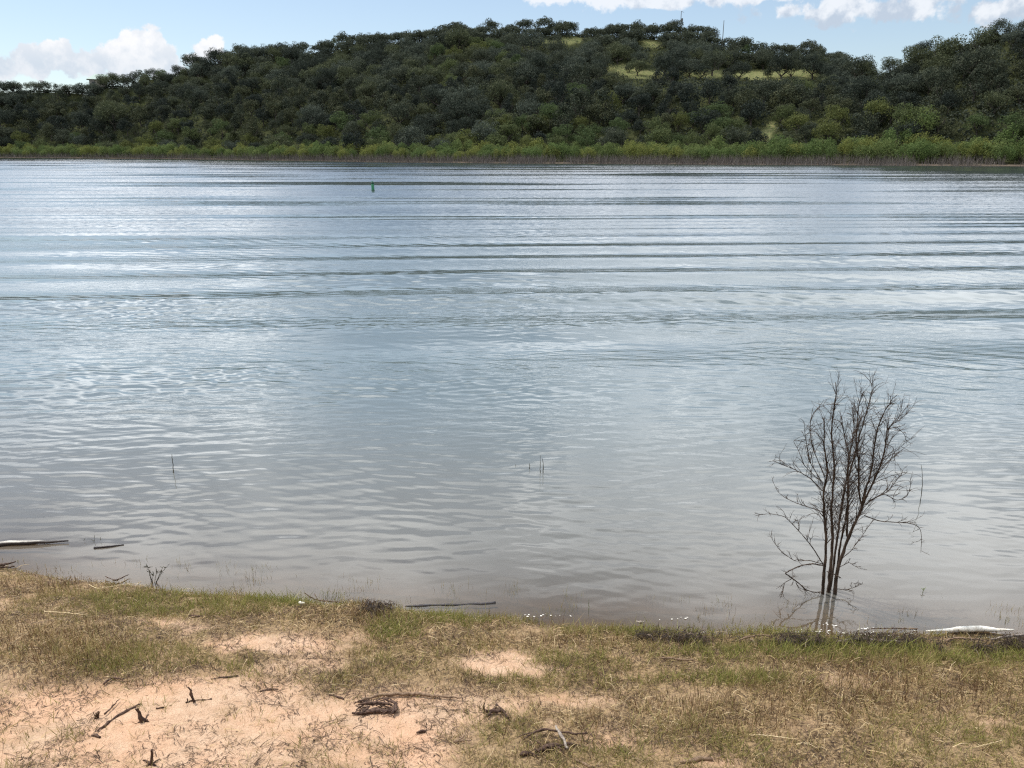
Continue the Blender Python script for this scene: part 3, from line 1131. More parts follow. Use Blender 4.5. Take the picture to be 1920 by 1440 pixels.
def lying(n, lmin, lmax, wmin, wmax, cols, p, accept, name, lift=0.004, tilt=0.10, pieces=3):
    """curved strands lying on the ground"""
    x, y, z = scatter(n)
    veg, gr, br = cover(x, y, z)
    ok = r.uniform(size=len(x)) < accept(x, y, veg, gr, br)
    x, y = x[ok], y[ok]
    n = len(x)
    L = lmin * (lmax / lmin) ** r.uniform(0, 1, n)
    th = r.uniform(0, 2 * pi, n)
    cur = r.normal(size=n) * 0.7
    wd = r.uniform(wmin, wmax, n)
    lr = r.uniform(0.3, 1.0, n) if lift < 0.01 else r.uniform(0.1, 4.5, n)
    rows = []
    px_, py_ = x.copy(), y.copy()
    tl = np.abs(r.normal(size=n)) * tilt
    for k in range(pieces + 1):
        f = k / pieces
        zz_ = ground_z(px_, py_) + lift * lr + tl * L * np.sin(f * pi) * 0.8
        nx, ny = -np.sin(th), np.cos(th)
        wk = wd * (1 - 0.6 * f) * 0.5
        rows.append(np.stack([np.stack([px_ - nx * wk, py_ - ny * wk, zz_], 1), np.stack([px_ + nx * wk, py_ + ny * wk, zz_ + wk * 0.7], 1)], 1))
        px_ = px_ + np.cos(th) * L / pieces
        py_ = py_ + np.sin(th) * L / pieces
        th = th + cur / pieces
    V = np.stack(rows, 1).reshape(n, -1, 3)          # n, 2*(pieces+1)
    m_ = 2 * (pieces + 1)
    i = np.arange(n)[:, None] * m_
    Q = np.concatenate([np.stack([i[:, 0] + 2 * k, i[:, 0] + 2 * k + 1, i[:, 0] + 2 * k + 3, i[:, 0] + 2 * k + 2], 1) for k in range(pieces)])
    mb = MB()
    mb.add(V.reshape(-1, 3), Q, None, np.repeat(pick(cols, p, n), m_, 0))
    return tag(mb.build(name, m_grass), kind='stuff')


def mound_w(x, y):
    a = np.zeros_like(x)
    for (c, rx, ry, hgt) in _mound[:1]:
        a = np.maximum(a, np.exp(-((x - c[0]) / rx) ** 2 - ((y - c[1]) / (ry * 1.2)) ** 2))
    return a


STRAW = [(0.48, 0.36, 0.19), (0.36, 0.25, 0.13), (0.24, 0.16, 0.085), (0.58, 0.46, 0.28), (0.10, 0.07, 0.045)]
lying(140000, 0.02, 0.13, 0.0015, 0.0042, STRAW, [.3, .24, .16, .2, .1],
      lambda x, y, v, g, b: np.clip(0.04 + 0.55 * v * (0.4 + b) * (1 - .3 * g) + 0.9 * mound_w(x, y), 0, 1) * sstep(0.3, 0.6, fbm(x * 6, y * 6, 36, 3) + 0.15), 'dry_straw', lift=0.009, tilt=0.22)
DARK = [(0.09, 0.055, 0.035), (0.14, 0.09, 0.06), (0.06, 0.04, 0.03), (0.22, 0.15, 0.09)]
lying(170000, 0.008, 0.10, 0.0014, 0.0046, DARK, [.35, .3, .2, .15],
      lambda x, y, v, g, b: np.clip(0.24 + 0.30 * v, 0, 1) * (0.10 + 2.4 * sstep(0.44, 0.62, fbm(x * 5, y * 7, 37, 4))), 'twig_litter', tilt=0.2)


# dark wrack line of rotting stems left by the lake at the right
def wrack_w(x, y, z):
    px, py = proj(x, y, z)
    a = np.exp(-((py - np.interp(px, [1180, 1300, 1500, 1700, 1800, 1920, 2100], [1196, 1202, 1206, 1206, 1215, 1214, 1210])) /
                 np.interp(px, [1180, 1400, 1700, 1800, 1920], [5, 7, 6, 10, 12])) ** 4)
    a = a * sstep(1170, 1215, px) * (0.15 + 1.3 * sstep(0.36, 0.52, fbm(px / 45, py / 30, 38, 3)))
    b = np.exp(-((py - np.interp(px, [640, 730], [1150, 1146])) / 7) ** 4) * sstep(660, 690, px) * (1 - sstep(725, 740, px))
    return np.clip(np.maximum(a, b * .8), 0, 1)


lying(700000, 0.02, 0.14, 0.002, 0.006, [(0.028, 0.019, 0.014), (0.05, 0.034, 0.025), (0.09, 0.06, 0.045), (0.26, 0.2, 0.15)], [.45, .33, .18, .04],
      lambda x, y, v, g, b: wrack_w(x, y, ground_z(x, y)) * 0.75, 'wrack_debris', lift=0.012, tilt=0.28)

# white bits of drift along the water line
m_chip, t, out = new_mat("pale_drift")
d = t.new('ShaderNodeBsdfPrincipled')
t.put(d.inputs['Base Color'], (0.78, 0.75, 0.68))
t.put(d.inputs['Roughness'], 0.7)
t.l.new(d.outputs[0], out.inputs[0])
mb = MB()
for px0, px1, py0, sd, k in ((1200, 1330, 1187, 3, 9), (1480, 1560, 1186.5, 2, 36), (1560, 1720, 1191, 3.5, 44), (1520, 1570, 1173, 2.5, 10), (980, 1090, 1155, 1.5, 12),
                             (1230, 1300, 1161, 2, 6), (1610, 1640, 1180, 2, 8)):
    for _ in range(k):
        c = gpt(r.uniform(px0, px1), py0 + r.normal() * sd)
        c[2] = max(c[2], 0.0) + 0.006
        q = r.uniform(0.002, 0.007) * np.array([1.5, 1, .5])
        ang = r.uniform(0, 2 * pi, 7)
        ang.sort()
        ring = np.stack([np.cos(ang) * q[0], np.sin(ang) * q[1], r.normal(size=7) * q[2] * .3], 1)
        V = np.vstack([c + ring, c + [0, 0, q[2]], c - [0, 0, q[2]]])
        T = [(i, (i + 1) % 7, 7) for i in range(7)] + [((i + 1) % 7, i, 8) for i in range(7)]
        mb.add(V, None, T)
tag(mb.build('drift_flecks', m_chip), kind='stuff')

# ------------------------------------------------------------------ driftwood and sticks
M_DARKW = bark_mat("dark_driftwood", (0.035, 0.02, 0.015), (0.12, 0.075, 0.055), 60)
M_BROWNW = bark_mat("brown_driftwood", (0.13, 0.085, 0.055), (0.26, 0.18, 0.12), 70)
M_GREYW = bark_mat("grey_driftwood", (0.16, 0.13, 0.11), (0.36, 0.31, 0.26), 70)
M_WHITEW = bark_mat("bleached_wood", (0.62, 0.58, 0.49), (0.84, 0.82, 0.74), 40)
M_STRAW = bark_mat("straw_stalk", (0.45, 0.34, 0.19), (0.64, 0.52, 0.33), 60)


def limb(mb, pts, rad, seed=0, sides=7, n=None, rough=0.25, jit=0.28):
    """a crooked, uneven limb through 3-D points"""
    q = np.random.default_rng(abs(int(seed)))
    pts = np.asarray(pts, float)
    seg = np.r_[0, np.cumsum(np.linalg.norm(np.diff(pts, axis=0), axis=1))]
    L = seg[-1]
    rm = float(np.max(rad))
    n = n or max(5, min(26, int(L / max(rm * 2.2, 0.008))))
    u = np.linspace(0, L, n)
    # smooth interpolation of the control points
    P_ = np.stack([np.interp(u, seg, pts[:, k]) for k in range(3)], 1)
    for _ in range(2):
        P_[1:-1] = P_[1:-1] * .5 + (P_[:-2] + P_[2:]) * .25
    P_[1:-1] += q.normal(size=(n - 2, 3)) * rm * jit
    rr = np.interp(np.linspace(0, 1, n), np.linspace(0, 1, len(rad)), rad) * (1 + rough * q.normal(size=n) * .6)
    mb.tube(P_, np.maximum(rr, rm * .12), sides)


def lie(pxs, lift):
    return [gpt(px, py, lift) for px, py in pxs]


def stick(name, label, cat, mat, pxs, rad, lift=None, group=None, twigs=(), jit=0.28, rough=0.25):
    mb = MB()
    lift = max(rad) * 0.7 if lift is None else lift
    limb(mb, lie(pxs, lift), rad, seed=int(pxs[0][0]) + 3, jit=jit, rough=rough)
    for tw, tr_ in twigs:
        limb(mb, lie(tw, lift), tr_, seed=int(tw[0][0]) + 5, sides=5)
    o = mb.build(name, mat, smooth=True)
    return tag(o, label, cat, group)


def upright(mb, base_px, pxs, rad, seed=1, sink=0.02, depth=0.0):
    """limb standing in a vertical plane over the ground point seen at base_px"""
    b = gpt(*base_px)
    pts = [b - [0, 0, sink]] + [on_y(px, py, b[1] + depth * i) for i, (px, py) in enumerate(pxs)]
    limb(mb, pts, rad, seed)


STK = 'broken woody stubs standing in the sand'
mb = MB()
upright(mb, (364, 1315), [(362, 1308), (358, 1299), (352, 1288)], [.0085, .0075, .007, .003], 3)
upright(mb, (363, 1312), [(359, 1298), (355, 1289)], [.004, .004, .002], 4)
limb(mb, lie([(348, 1318), (364, 1314)], .004), [.003, .006], 5)
upright(mb, (351, 1316), [(351, 1310)], [.006, .003], 6)
tag(mb.build('stub', M_DARKW), 'slender dark stub leaning left on open sand, with a fork at its tip', 'stub', STK)
mb = MB()
upright(mb, (270, 1353), [(266, 1345), (261, 1336), (254, 1329)], [.016, .013, .009, .004], 7)
upright(mb, (268, 1352), [(262, 1338), (258, 1328)], [.008, .006, .003], 8)
upright(mb, (272, 1353), [(275, 1346), (277, 1351)], [.006, .005, .003], 9)
for e in ((258, 1356), (280, 1354), (277, 1342)):
    limb(mb, [gpt(270, 1352, .004), gpt(*e, .003)], [.006, .002], int(e[0]))
tag(mb.build('stub', M_DARKW), 'thick splintered dark stub beside the long diagonal stick', 'stub', STK)
mb = MB()
upright(mb, (284, 1434), [(284, 1425), (284, 1415), (284, 1406)], [.010, .0085, .007, .005], 10)
for e in ((274, 1437), (293, 1436), (302, 1425), (268, 1426)):
    limb(mb, [gpt(284, 1433, .004), gpt(*e, .003)], [.008, .0025], int(e[0]))
tag(mb.build('stub', M_DARKW), 'straight dark stub with root flare close to the bottom picture edge', 'stub', STK)
mb = MB()
for k in range(9):
    e = (181 + r.normal() * 7, 1341 + r.normal() * 3)
    upright(mb, (181 + r.normal() * 2, 1347), [((181 + e[0]) / 2, 1340), (e[0], 1333 + abs(r.normal()) * 4)], [.006, .004, .002], 20 + k)
tag(mb.build('root_tuft', M_DARKW), 'small dark root tuft left of the leaning stick on the sand', 'root tuft')
mb = MB()
upright(mb, (908, 1338), [(907, 1330), (909, 1318)], [.005, .0045, .003], 31)
tag(mb.build('stub', M_DARKW), 'thin upright dark stub just left of the forked root piece', 'stub', STK)

stick('stick', 'long thin dark stick lying diagonally on the sand left of the thick stub', 'stick', M_DARKW, [(183, 1373), (200, 1358), (235, 1336), (265, 1321)], [.0035, .007, .009, .003])
stick('stick', 'short dark stick leaning above the long diagonal stick', 'stick', M_DARKW, [(197, 1343), (211, 1330), (225, 1315)], [.005, .005, .002], .015)
stick('stick', 'bent dark twig with sharp elbow in the litter at left', 'stick', M_DARKW, [(195, 1286), (208, 1274), (220, 1275), (232, 1278)], [.006, .006, .005, .002], .012)
stick('bark_chip', 'curled dark bark chip below the long diagonal stick', 'bark chip', M_DARKW, [(172, 1380), (180, 1382), (188, 1384)], [.004, .008, .004])
stick('stick', 'little dark stick lying flat right of the splintered stub', 'stick', M_DARKW, [(293, 1329), (308, 1327)], [.005, .004])
stick('stick', 'dark crooked twig on the sand right of the leaning stub', 'stick', M_DARKW, [(366, 1314), (385, 1313), (397, 1311)], [.003, .003, .005])
stick('stick', 'dark flat stick on bare sand above the leaning stub', 'stick', M_DARKW, [(396, 1274), (420, 1271), (447, 1268)], [.003, .006, .003])
stick('stick', 'short dark stick on sand right of the leaning stub, near stubble', 'stick', M_DARKW, [(487, 1297), (503, 1294), (522, 1293)], [.005, .006, .003])
stick('stick', 'short brown stick left of the long curved branch', 'stick', M_DARKW, [(617, 1304), (630, 1307), (645, 1312)], [.003, .005, .004])
stick('bark_chip', 'dark bark chip lying on sand below the root heap', 'bark chip', M_DARKW, [(781, 1376), (790, 1373), (800, 1371)], [.004, .010, .004])
stick('branch', 'long curved pale brown branch arching behind the dark root heap', 'branch', M_BROWNW,
      [(672, 1320), (695, 1311), (725, 1307), (775, 1305), (815, 1309), (840, 1312), (867, 1313)], [.005, .008, .010, .010, .008, .006, .003], .018)
mb = MB()
for k in range(16):
    x0_, y0_ = r.uniform(655, 735), r.uniform(1318, 1345)
    limb(mb, [gpt(x0_, y0_, r.uniform(.004, .03)), gpt(x0_ + r.uniform(8, 16), y0_ + r.normal() * 4, r.uniform(.008, .04)), gpt(x0_ + r.uniform(20, 34), y0_ + r.normal() * 7, r.uniform(.003, .02))], [.002, .004, .0015], 500 + k, 5)
limb(mb, lie([(660, 1341), (690, 1338), (720, 1337), (742, 1333)], .014), [.005, .010, .013, .004], 40, rough=.5)
limb(mb, lie([(672, 1330), (700, 1325), (722, 1326), (735, 1330)], .03), [.004, .010, .008, .004], 41, rough=.5)
limb(mb, lie([(718, 1316), (733, 1321), (745, 1328), (741, 1342)], .026), [.005, .007, .009, .006], 42)
limb(mb, lie([(676, 1345), (685, 1338), (693, 1330)], .02), [.005, .008, .004], 43)
limb(mb, lie([(735, 1345), (738, 1335), (744, 1324)], .022), [.006, .009, .005], 44)
limb(mb, lie([(690, 1318), (680, 1328), (668, 1337)], .02), [.004, .006, .003], 45)
limb(mb, lie([(700, 1334), (712, 1331), (730, 1340)], .012), [.008, .01, .004], 46)
tag(mb.build('driftwood_root', M_DARKW, smooth=True), 'dark tangled root heap on the sand under the long curved branch', 'driftwood')
mb = MB()
limb(mb, lie([(913, 1348), (925, 1338), (931, 1325)], .018), [.007, .010, .005], 50)
limb(mb, lie([(931, 1325), (942, 1336), (954, 1351)], .018), [.004, .007, .004], 51)
limb(mb, lie([(910, 1339), (925, 1340), (940, 1338)], .02), [.007, .011, .005], 52)
limb(mb, lie([(934, 1330), (945, 1343), (952, 1349)], .006), [.003, .005, .003], 53)
tag(mb.build('driftwood_root', M_DARKW, smooth=True), 'small dark forked root piece like a tripod on the sand', 'driftwood')
mb = MB()
limb(mb, lie([(1003, 1414), (1030, 1403), (1055, 1401), (1078, 1398)], .010), [.004, .015, .013, .004], 60, rough=.5)
for k in range(9):
    x0_, y0_ = r.uniform(985, 1070), r.uniform(1396, 1416)
    limb(mb, [gpt(x0_, y0_, .006), gpt(x0_ + 9, y0_ + r.normal() * 3, r.uniform(.015, .04)), gpt(x0_ + r.uniform(18, 30), y0_ + r.normal() * 6, .008)], [.002, .004, .0015], 600 + k, 5)
limb(mb, lie([(976, 1420), (985, 1412), (992, 1415)], .012), [.006, .014, .006], 61)
tag(mb.build('log', M_DARKW, smooth=True), 'short dark rotten log half hidden in grass under crossed grey sticks', 'log')
stick('branch', 'dark crooked branch lying over the rotten log', 'branch', M_DARKW, [(982, 1397), (1000, 1383), (1020, 1377), (1050, 1383), (1085, 1386), (1103, 1384)], [.003, .006, .007, .006, .006, .003], .035,
      twigs=[([(1000, 1384), (985, 1386), (972, 1392)], [.004, .002])])
stick('branch', 'straight grey weathered stick crossing the rotten log', 'branch', M_GREYW, [(1042, 1374), (1052, 1394), (1064, 1417)], [.006, .009, .006], .045)
stick('stick', 'grey brown stick in grass right of the rotten log', 'stick', M_BROWNW, [(1078, 1426), (1095, 1434), (1112, 1441)], [.006, .009, .006])
stick('stick', 'thin brown twig with side shoots left of the rotten log', 'stick', M_BROWNW, [(850, 1394), (868, 1387), (880, 1365)], [.003, .003, .0015], .012,
      twigs=[([(852, 1394), (870, 1392), (884, 1392)], [.005, .003])])
stick('stick', 'flat brown stick lying in grass near the bottom edge at right', 'stick', M_BROWNW, [(1275, 1431), (1310, 1427), (1335, 1426)], [.005, .012, .009])
stick('straw_stalk', 'pale straw stalk lying in grass at lower right', 'stalk', M_STRAW, [(1404, 1384), (1440, 1385), (1492, 1392)], [.003, .003, .002], .02)
stick('straw_stalk', 'pale straw stalk lying near the right picture edge', 'stalk', M_STRAW, [(1828, 1407), (1850, 1402), (1878, 1394)], [.003, .003, .002], .02)
stick('straw_stalk', 'long pale curved stalk in the grass at upper left bank', 'stalk', M_STRAW, [(85, 1154), (120, 1156), (162, 1160)], [.003, .003, .002], .03)
stick('straw_stalk', 'pale bent stalk lying across grass near the left waterline', 'stalk', M_STRAW, [(168, 1103), (185, 1111), (215, 1106), (250, 1100)], [.003, .003, .003, .002], .03)
mb = MB()
upright(mb, (211, 1166), [(211, 1150), (213, 1131)], [.003, .003, .002], 70)
tag(mb.build('straw_stalk', M_STRAW), 'upright pale dead stalk standing in the green grass at left', 'stalk')
stick('stick', 'pinkish brown stick lying in grass right of centre', 'stick', M_BROWNW, [(1236, 1238), (1262, 1240), (1300, 1243)], [.005, .007, .004], .02)
stick('stick', 'dark short stick on the sandy rise behind the left grass', 'stick', M_DARKW, [(355, 1155), (368, 1157), (380, 1156)], [.006, .007, .004])
stick('stick', 'dark broken stick on grass at the far left waterline', 'stick', M_DARKW, [(-8, 1068), (12, 1064), (31, 1059)], [.010, .011, .005], .03,
      twigs=[([(0, 1070), (14, 1070), (28, 1068)], [.008, .005])])
stick('stick', 'dark forked twig poking from the waterline right of left grass', 'stick', M_DARKW, [(212, 1093), (226, 1089), (243, 1081)], [.006, .005, .002], .02,
      twigs=[([(198, 1085), (212, 1091), (222, 1093)], [.003, .003]), ])
stick('stick', 'dark twig leaning on the grassy edge left of the straw mound', 'stick', M_DARKW, [(571, 1118), (583, 1127), (600, 1133), (640, 1136)], [.003, .005, .005, .003], .03,
      twigs=[([(590, 1120), (597, 1132)], [.003, .002])])
stick('stick', 'dark twig sticking up from the straw mound', 'stick', M_DARKW, [(690, 1143), (700, 1136), (712, 1132)], [.004, .004, .002], .03)
stick('stick', 'grey weathered stick along the middle of the wrack line', 'stick', M_GREYW, [(1570, 1210), (1600, 1206), (1640, 1208), (1688, 1210)], [.005, .008, .008, .004], .03)
stick('stick', 'dark brown stick on the left part of the wrack line', 'stick', M_BROWNW, [(1378, 1212), (1400, 1203), (1430, 1199), (1462, 1207)], [.004, .006, .006, .003], .035)
stick('stick', 'thin dark stick at the water edge left of the white log', 'stick', M_DARKW, [(1632, 1183), (1670, 1183), (1718, 1184)], [.003, .004, .005], .02)
stick('stick', 'thin curved pale twig arching at the water edge near the white log', 'stick', M_BROWNW, [(1668, 1201), (1680, 1191), (1695, 1186), (1720, 1186)], [.0025, .003, .003, .003], .03)
stick('branch', 'brown branch lying on the dark wrack below the white log', 'branch', M_BROWNW, [(1770, 1211), (1790, 1206), (1820, 1207), (1852, 1211)], [.006, .007, .007, .004], .04)
stick('branch', 'grey brown branch at the right end of the wrack line', 'branch', M_GREYW, [(1856, 1210), (1880, 1205), (1915, 1201), (1950, 1203)], [.005, .007, .007, .005], .045)
stick('log', 'bleached white driftwood log tapering to both ends at the right waterline', 'log', M_WHITEW,
      [(1736, 1188), (1765, 1187), (1800, 1184), (1825, 1183), (1865, 1186), (1890, 1187), (1900, 1186)], [.006, .010, .016, .022, .021, .010, .006], .02, jit=.06, rough=.06)
stick('leaf', 'pale folded leaf lying on grass at the waterline right of centre', 'leaf', M_GREYW, [(1193, 1169), (1201, 1174), (1209, 1169)], [.004, .011, .003], .02)
stick('pebble', 'cream pebble on the grassy edge left of the straw mound', 'pebble', M_WHITEW, [(563, 1134), (567, 1136), (572, 1135)], [.006, .011, .006], .02)


def floating(name, label, cat, mat, pxs, rad, z=0.0, group=None):
    mb = MB()
    limb(mb, [on_z(px, py, z) for px, py in pxs], rad, seed=int(pxs[0][0]) + 900, jit=.07, rough=.08)
    return tag(mb.build(name, mat, smooth=True), label, cat, group)


# sunlit pale top and shaded, wet lower side painted in by height
def lit_wet_wood(name, dark, pale, lvl):
    m, t, out = new_mat(name)
    g = t.new('ShaderNodeNewGeometry')
    s3 = t.new('ShaderNodeSeparateXYZ')
    t.l.new(g.outputs['Position'], s3.inputs[0])
    n = t.noise(g.outputs['Position'], 30, 4, 0.6)
    f = t.ramp(t.math('ADD', s3.outputs[2], t.math('MULTIPLY', t.math('SUBTRACT', n, .5), 0.012)), lvl, lvl + 0.012)
    d = t.new('ShaderNodeBsdfPrincipled')
    t.l.new(t.mix(f, dark, t.mix(n, pale, tuple(c * .7 for c in pale))), d.inputs['Base Color'])
    t.put(d.inputs['Roughness'], 0.6)
    t.l.new(d.outputs[0], out.inputs[0])
    return m


M_LITWETLOG = lit_wet_wood("lit_top_wet_log", (0.03, 0.022, 0.02), (0.62, 0.58, 0.51), 0.027)
M_WETSTK = lit_wet_wood("wet_stick", (0.03, 0.025, 0.028), (0.55, 0.5, 0.45), 0.012)
floating('floating_log', 'long white topped log floating off the left bank', 'log', M_LITWETLOG, [(-190, 1029), (-60, 1023), (20, 1019), (80, 1017), (128, 1014)], [.033, .031, .027, .020, .006], 0.016)
floating('floating_stick', 'short dark stick floating right of the white topped log', 'stick', M_WETSTK, [(176, 1027), (200, 1025), (232, 1021)], [.010, .009, .004], 0.006)
floating('floating_stick', 'long dark stick half sunk in the shallows right of the straw mound', 'stick', M_WETSTK, [(760, 1137), (790, 1136), (820, 1134), (850, 1135), (880, 1132), (905, 1133), (929, 1130)], [.006, .012, .007, .011, .006, .010, .012], -0.001)

# reeds and weeds standing in the water
M_REED = bark_mat("reed_stem", (0.05, 0.05, 0.04), (0.12, 0.115, 0.085), 50)
M_WEED = bark_mat("weed_leaf", (0.10, 0.14, 0.05), (0.17, 0.2, 0.08), 30)


def reed(label, base, pxs, rad, cat='reed', mat=M_REED, extra=()):
    b = on_z(*base, 0.0)
    mb = MB()
    limb(mb, [b - [0, 0, .25]] + [b] + [on_y(px, py, b[1]) for px, py in pxs], [rad, rad, rad * .8, rad * .4], int(base[0]), 5)
    for e in extra:
        limb(mb, [on_y(px, py, b[1] + 0.02 * i) for i, (px, py) in enumerate(e)], [rad * .8, rad * .4], int(e[0][0] * 3), 5)
    return tag(mb.build('reed' if cat == 'reed' else 'water_weed', mat), label, cat, 'stems standing in the water')


reed('lone thin reed standing in open water at left', (325, 886), [(324, 870), (322, 852)], .006)
reed('tall straight thin reed, left one of the pair in mid water', (1013, 887), [(1013, 870), (1013, 853)], .0045)
reed('kinked thin reed, right one of the pair in mid water', (1018, 887), [(1019, 874), (1017, 860)], .006)
reed('tiny reed tip just left of the mid water pair', (993, 879), [(993, 869)], .006)
reed('tiny speck of reed farthest left of the mid water pair', (967, 874), [(967, 871)], .006)
reed('tall curved thin stem standing in water right of the bare bush', (1725, 945), [(1729, 915), (1730, 895), (1727, 871)], .004)
reed('small green leafy weed in water right of the bare bush', (1731, 1111), [(1731, 1103)], .004, 'water weed', M_WEED, [[(1731, 1107), (1736, 1101)], [(1731, 1106), (1727, 1102)]])
reed('small emergent weed tips beside the white topped log', (176, 1016), [(178, 1003)], .003, 'water weed', M_REED, [[(157, 1014), (160, 1008)], [(188, 1013), (189, 1006)], [(176, 1014), (168, 1010)]])
reed('small green weed shoot in the shallows right of centre', (1104, 1143), [(1104, 1124)], .003, 'water weed', M_WEED)

# dead weed with a seed-like tangle by the left shore
mb = MB()
b = on_z(286, 1092, 0)
for px, py, k in [(274, 1057, 8), (281, 1068, 5), (296, 1070, 6), (305, 1064, 6), (318, 1057, 3), (288, 1075, 4)]:
    tip = on_y(px, py, b[1] + r.normal() * .03)
    mid = b * .5 + tip * .5 + [r.normal() * .01, 0, .01]
    limb(mb, [b - [0, 0, .05], mid, tip], [.003, .002, .0012], px, 5)
    for q in range(k):
        f = r.uniform(.35, 1)
        p0 = mid * (1 - f) + tip * f
        limb(mb, [p0, p0 + r.normal(size=3) * [.02, .015, .02]], [.003, .0015], px * 7 + q, 4, 4)
tag(mb.build('water_weed', M_REED), 'grey dead weed with ragged leaves standing at the left waterline', 'water weed', 'stems standing in the water')

# ------------------------------------------------------------------ the bare bush in the water
M_BUSH = bark_mat("dead_bush_bark", (0.028, 0.020, 0.016), (0.11, 0.082, 0.064), 45)
bush = link('dead_bush', None)
bb = on_z(1557, 1110, 0.0)
bush.location = tuple(bb)
tag(bush, 'leafless dark bush with several bare stems standing in the shallow water', 'bush')
rb = np.random.default_rng(77)


def bz(zx, zy, dep=0.0):
    """zoomed-photo point (1380 + zx/2.88, 700 + zy/2.88) at the bush, relative to its foot"""
    return on_y(1380 + zx / 2.88, 700 + zy / 2.88, bb[1] + dep) - bb


def smooth_line(pts, n):
    pts = np.asarray(pts)
    seg = np.r_[0, np.cumsum(np.linalg.norm(np.diff(pts, axis=0), axis=1))]
    u = np.linspace(0, seg[-1], n)
    P_ = np.stack([np.interp(u, seg, pts[:, k]) for k in range(3)], 1)
    for _ in range(3):
        P_[1:-1] = P_[1:-1] * .5 + (P_[:-2] + P_[2:]) * .25
    return P_


def twig(mb, p, dirn, length, rad, level, curl):
    n = 7
    pts = [p]
    d_ = dirn / np.linalg.norm(dirn)
    cv = rb.normal(size=3) * 0.16 + curl
    for k in range(n):
        d_ = d_ + cv * (0.35 + 0.12 * k) + rb.normal(size=3) * 0.10
        d_ /= np.linalg.norm(d_)
        pts.append(pts[-1] + d_ * length / n)
    mb.tube(pts, [rad, rad * .45], 4, cap=False)
    if level > 0:
        for _ in range(rb.integers(2, 5)):
            k = rb.integers(1, n)
            dd_ = d_ * .4 + (pts[k] - pts[k - 1]) / (length / n) + rb.normal(size=3) * 0.55
            twig(mb, pts[k], dd_, length * rb.uniform(.25, .6), rad * .6, level - 1, curl)


def bush_stem(line, r0, r1, dep0, dep1, ntw, tw_from=0.35, tl=(0.12, 0.34), up=0.55, name='stem'):
    m = len(line)
    pts = [bz(zx, zy, dep0 + (dep1 - dep0) * i / (m - 1)) for i, (zx, zy) in enumerate(line)]
    if r0 > .008:
        pts = [pts[0] - np.array([0, 0, .18])] + pts
    P_ = smooth_line(pts, 40)
    P_[1:-1] += rb.normal(size=(38, 3)) * r0 * 0.12
    mb = MB()
    mb.tube(P_, np.linspace(r0, r1, 40) * (1 + .08 * rb.normal(size=40)), 8)
    st = mb.build(name, M_BUSH, bush, smooth=True)
    mb = MB()
    ntw = int(ntw * (3.0 if name == 'stem' else 1.7))
    for k in range(ntw):
        f = tw_from + (0.99 - tw_from) * (k + rb.uniform()) / ntw
        i = min(int(f * 39), 38)
        ax = P_[i + 1] - P_[i]
        ax /= np.linalg.norm(ax) + 1e-9
        a_ = rb.uniform(0, 2 * pi)
        out_ = np.array([cos(a_), sin(a_) * .7, 0.0])
        dd_ = ax * rb.uniform(.35, 1.0) + out_ * rb.uniform(.25, .65) + np.array([0.06, 0, up * rb.uniform(.5, 1.4)])
        twig(mb, P_[i], dd_, rb.uniform(*tl) * (1.25 - .72 * f), max(.0014, 0.0027 * (1 - .4 * f)), 1, np.array([0, 0, .05]))
        if ntw <= 8:
            mb.build('twig', M_BUSH, st)
            mb = MB()
    if ntw > 8:
        mb.build('twigs', M_BUSH, st)
    return st


A_ = [(470, 1180), (478, 1050), (490, 900), (478, 790), (468, 680), (478, 600), (500, 540), (482, 440), (470, 380), (486, 300), (470, 240)]
B_ = [(500, 1165), (515, 1000), (525, 870), (512, 760), (520, 650), (535, 520), (520, 400), (512, 300), (530, 180), (548, 95), (537, 48)]
C_ = [(508, 1168), (532, 1000), (550, 860), (568, 740), (580, 640), (602, 560), (612, 450), (590, 360), (566, 230)]
D_ = [(537, 1168), (545, 1060), (580, 970), (620, 850), (680, 740), (690, 660), (720, 570), (742, 470), (750, 340), (790, 230), (830, 150), (872, 115)]
E_ = [(682, 735), (662, 640), (662, 480), (650, 380), (655, 260), (665, 150), (690, 100)]
F_ = [(692, 690), (740, 590), (780, 500), (803, 420), (815, 300), (850, 270), (890, 250), (930, 212)]
G_ = [(598, 880), (606, 700), (602, 580), (640, 440), (690, 260), (725, 130), (742, 90), (735, 45), (705, 22)]
H_ = [(545, 1090), (560, 930), (590, 800), (610, 640), (600, 520), (625, 380), (640, 300), (625, 190)]
bush_stem(A_, .0135, .0030, -.02, -.10, 22)
bush_stem(B_, .0135, .0022, .00, .02, 26)
bush_stem(C_, .0110, .0025, .03, .16, 20)
bush_stem(D_, .0150, .0022, -.02, -.04, 26)
bush_stem(E_, .0070, .0020, -.03, .10, 16, .15)
bush_stem(F_, .0070, .0018, -.03, -.16, 16, .15)
bush_stem(G_, .0080, .0016, .02, .05, 18, .2)
bush_stem(H_, .0090, .0020, .04, -.08, 18)
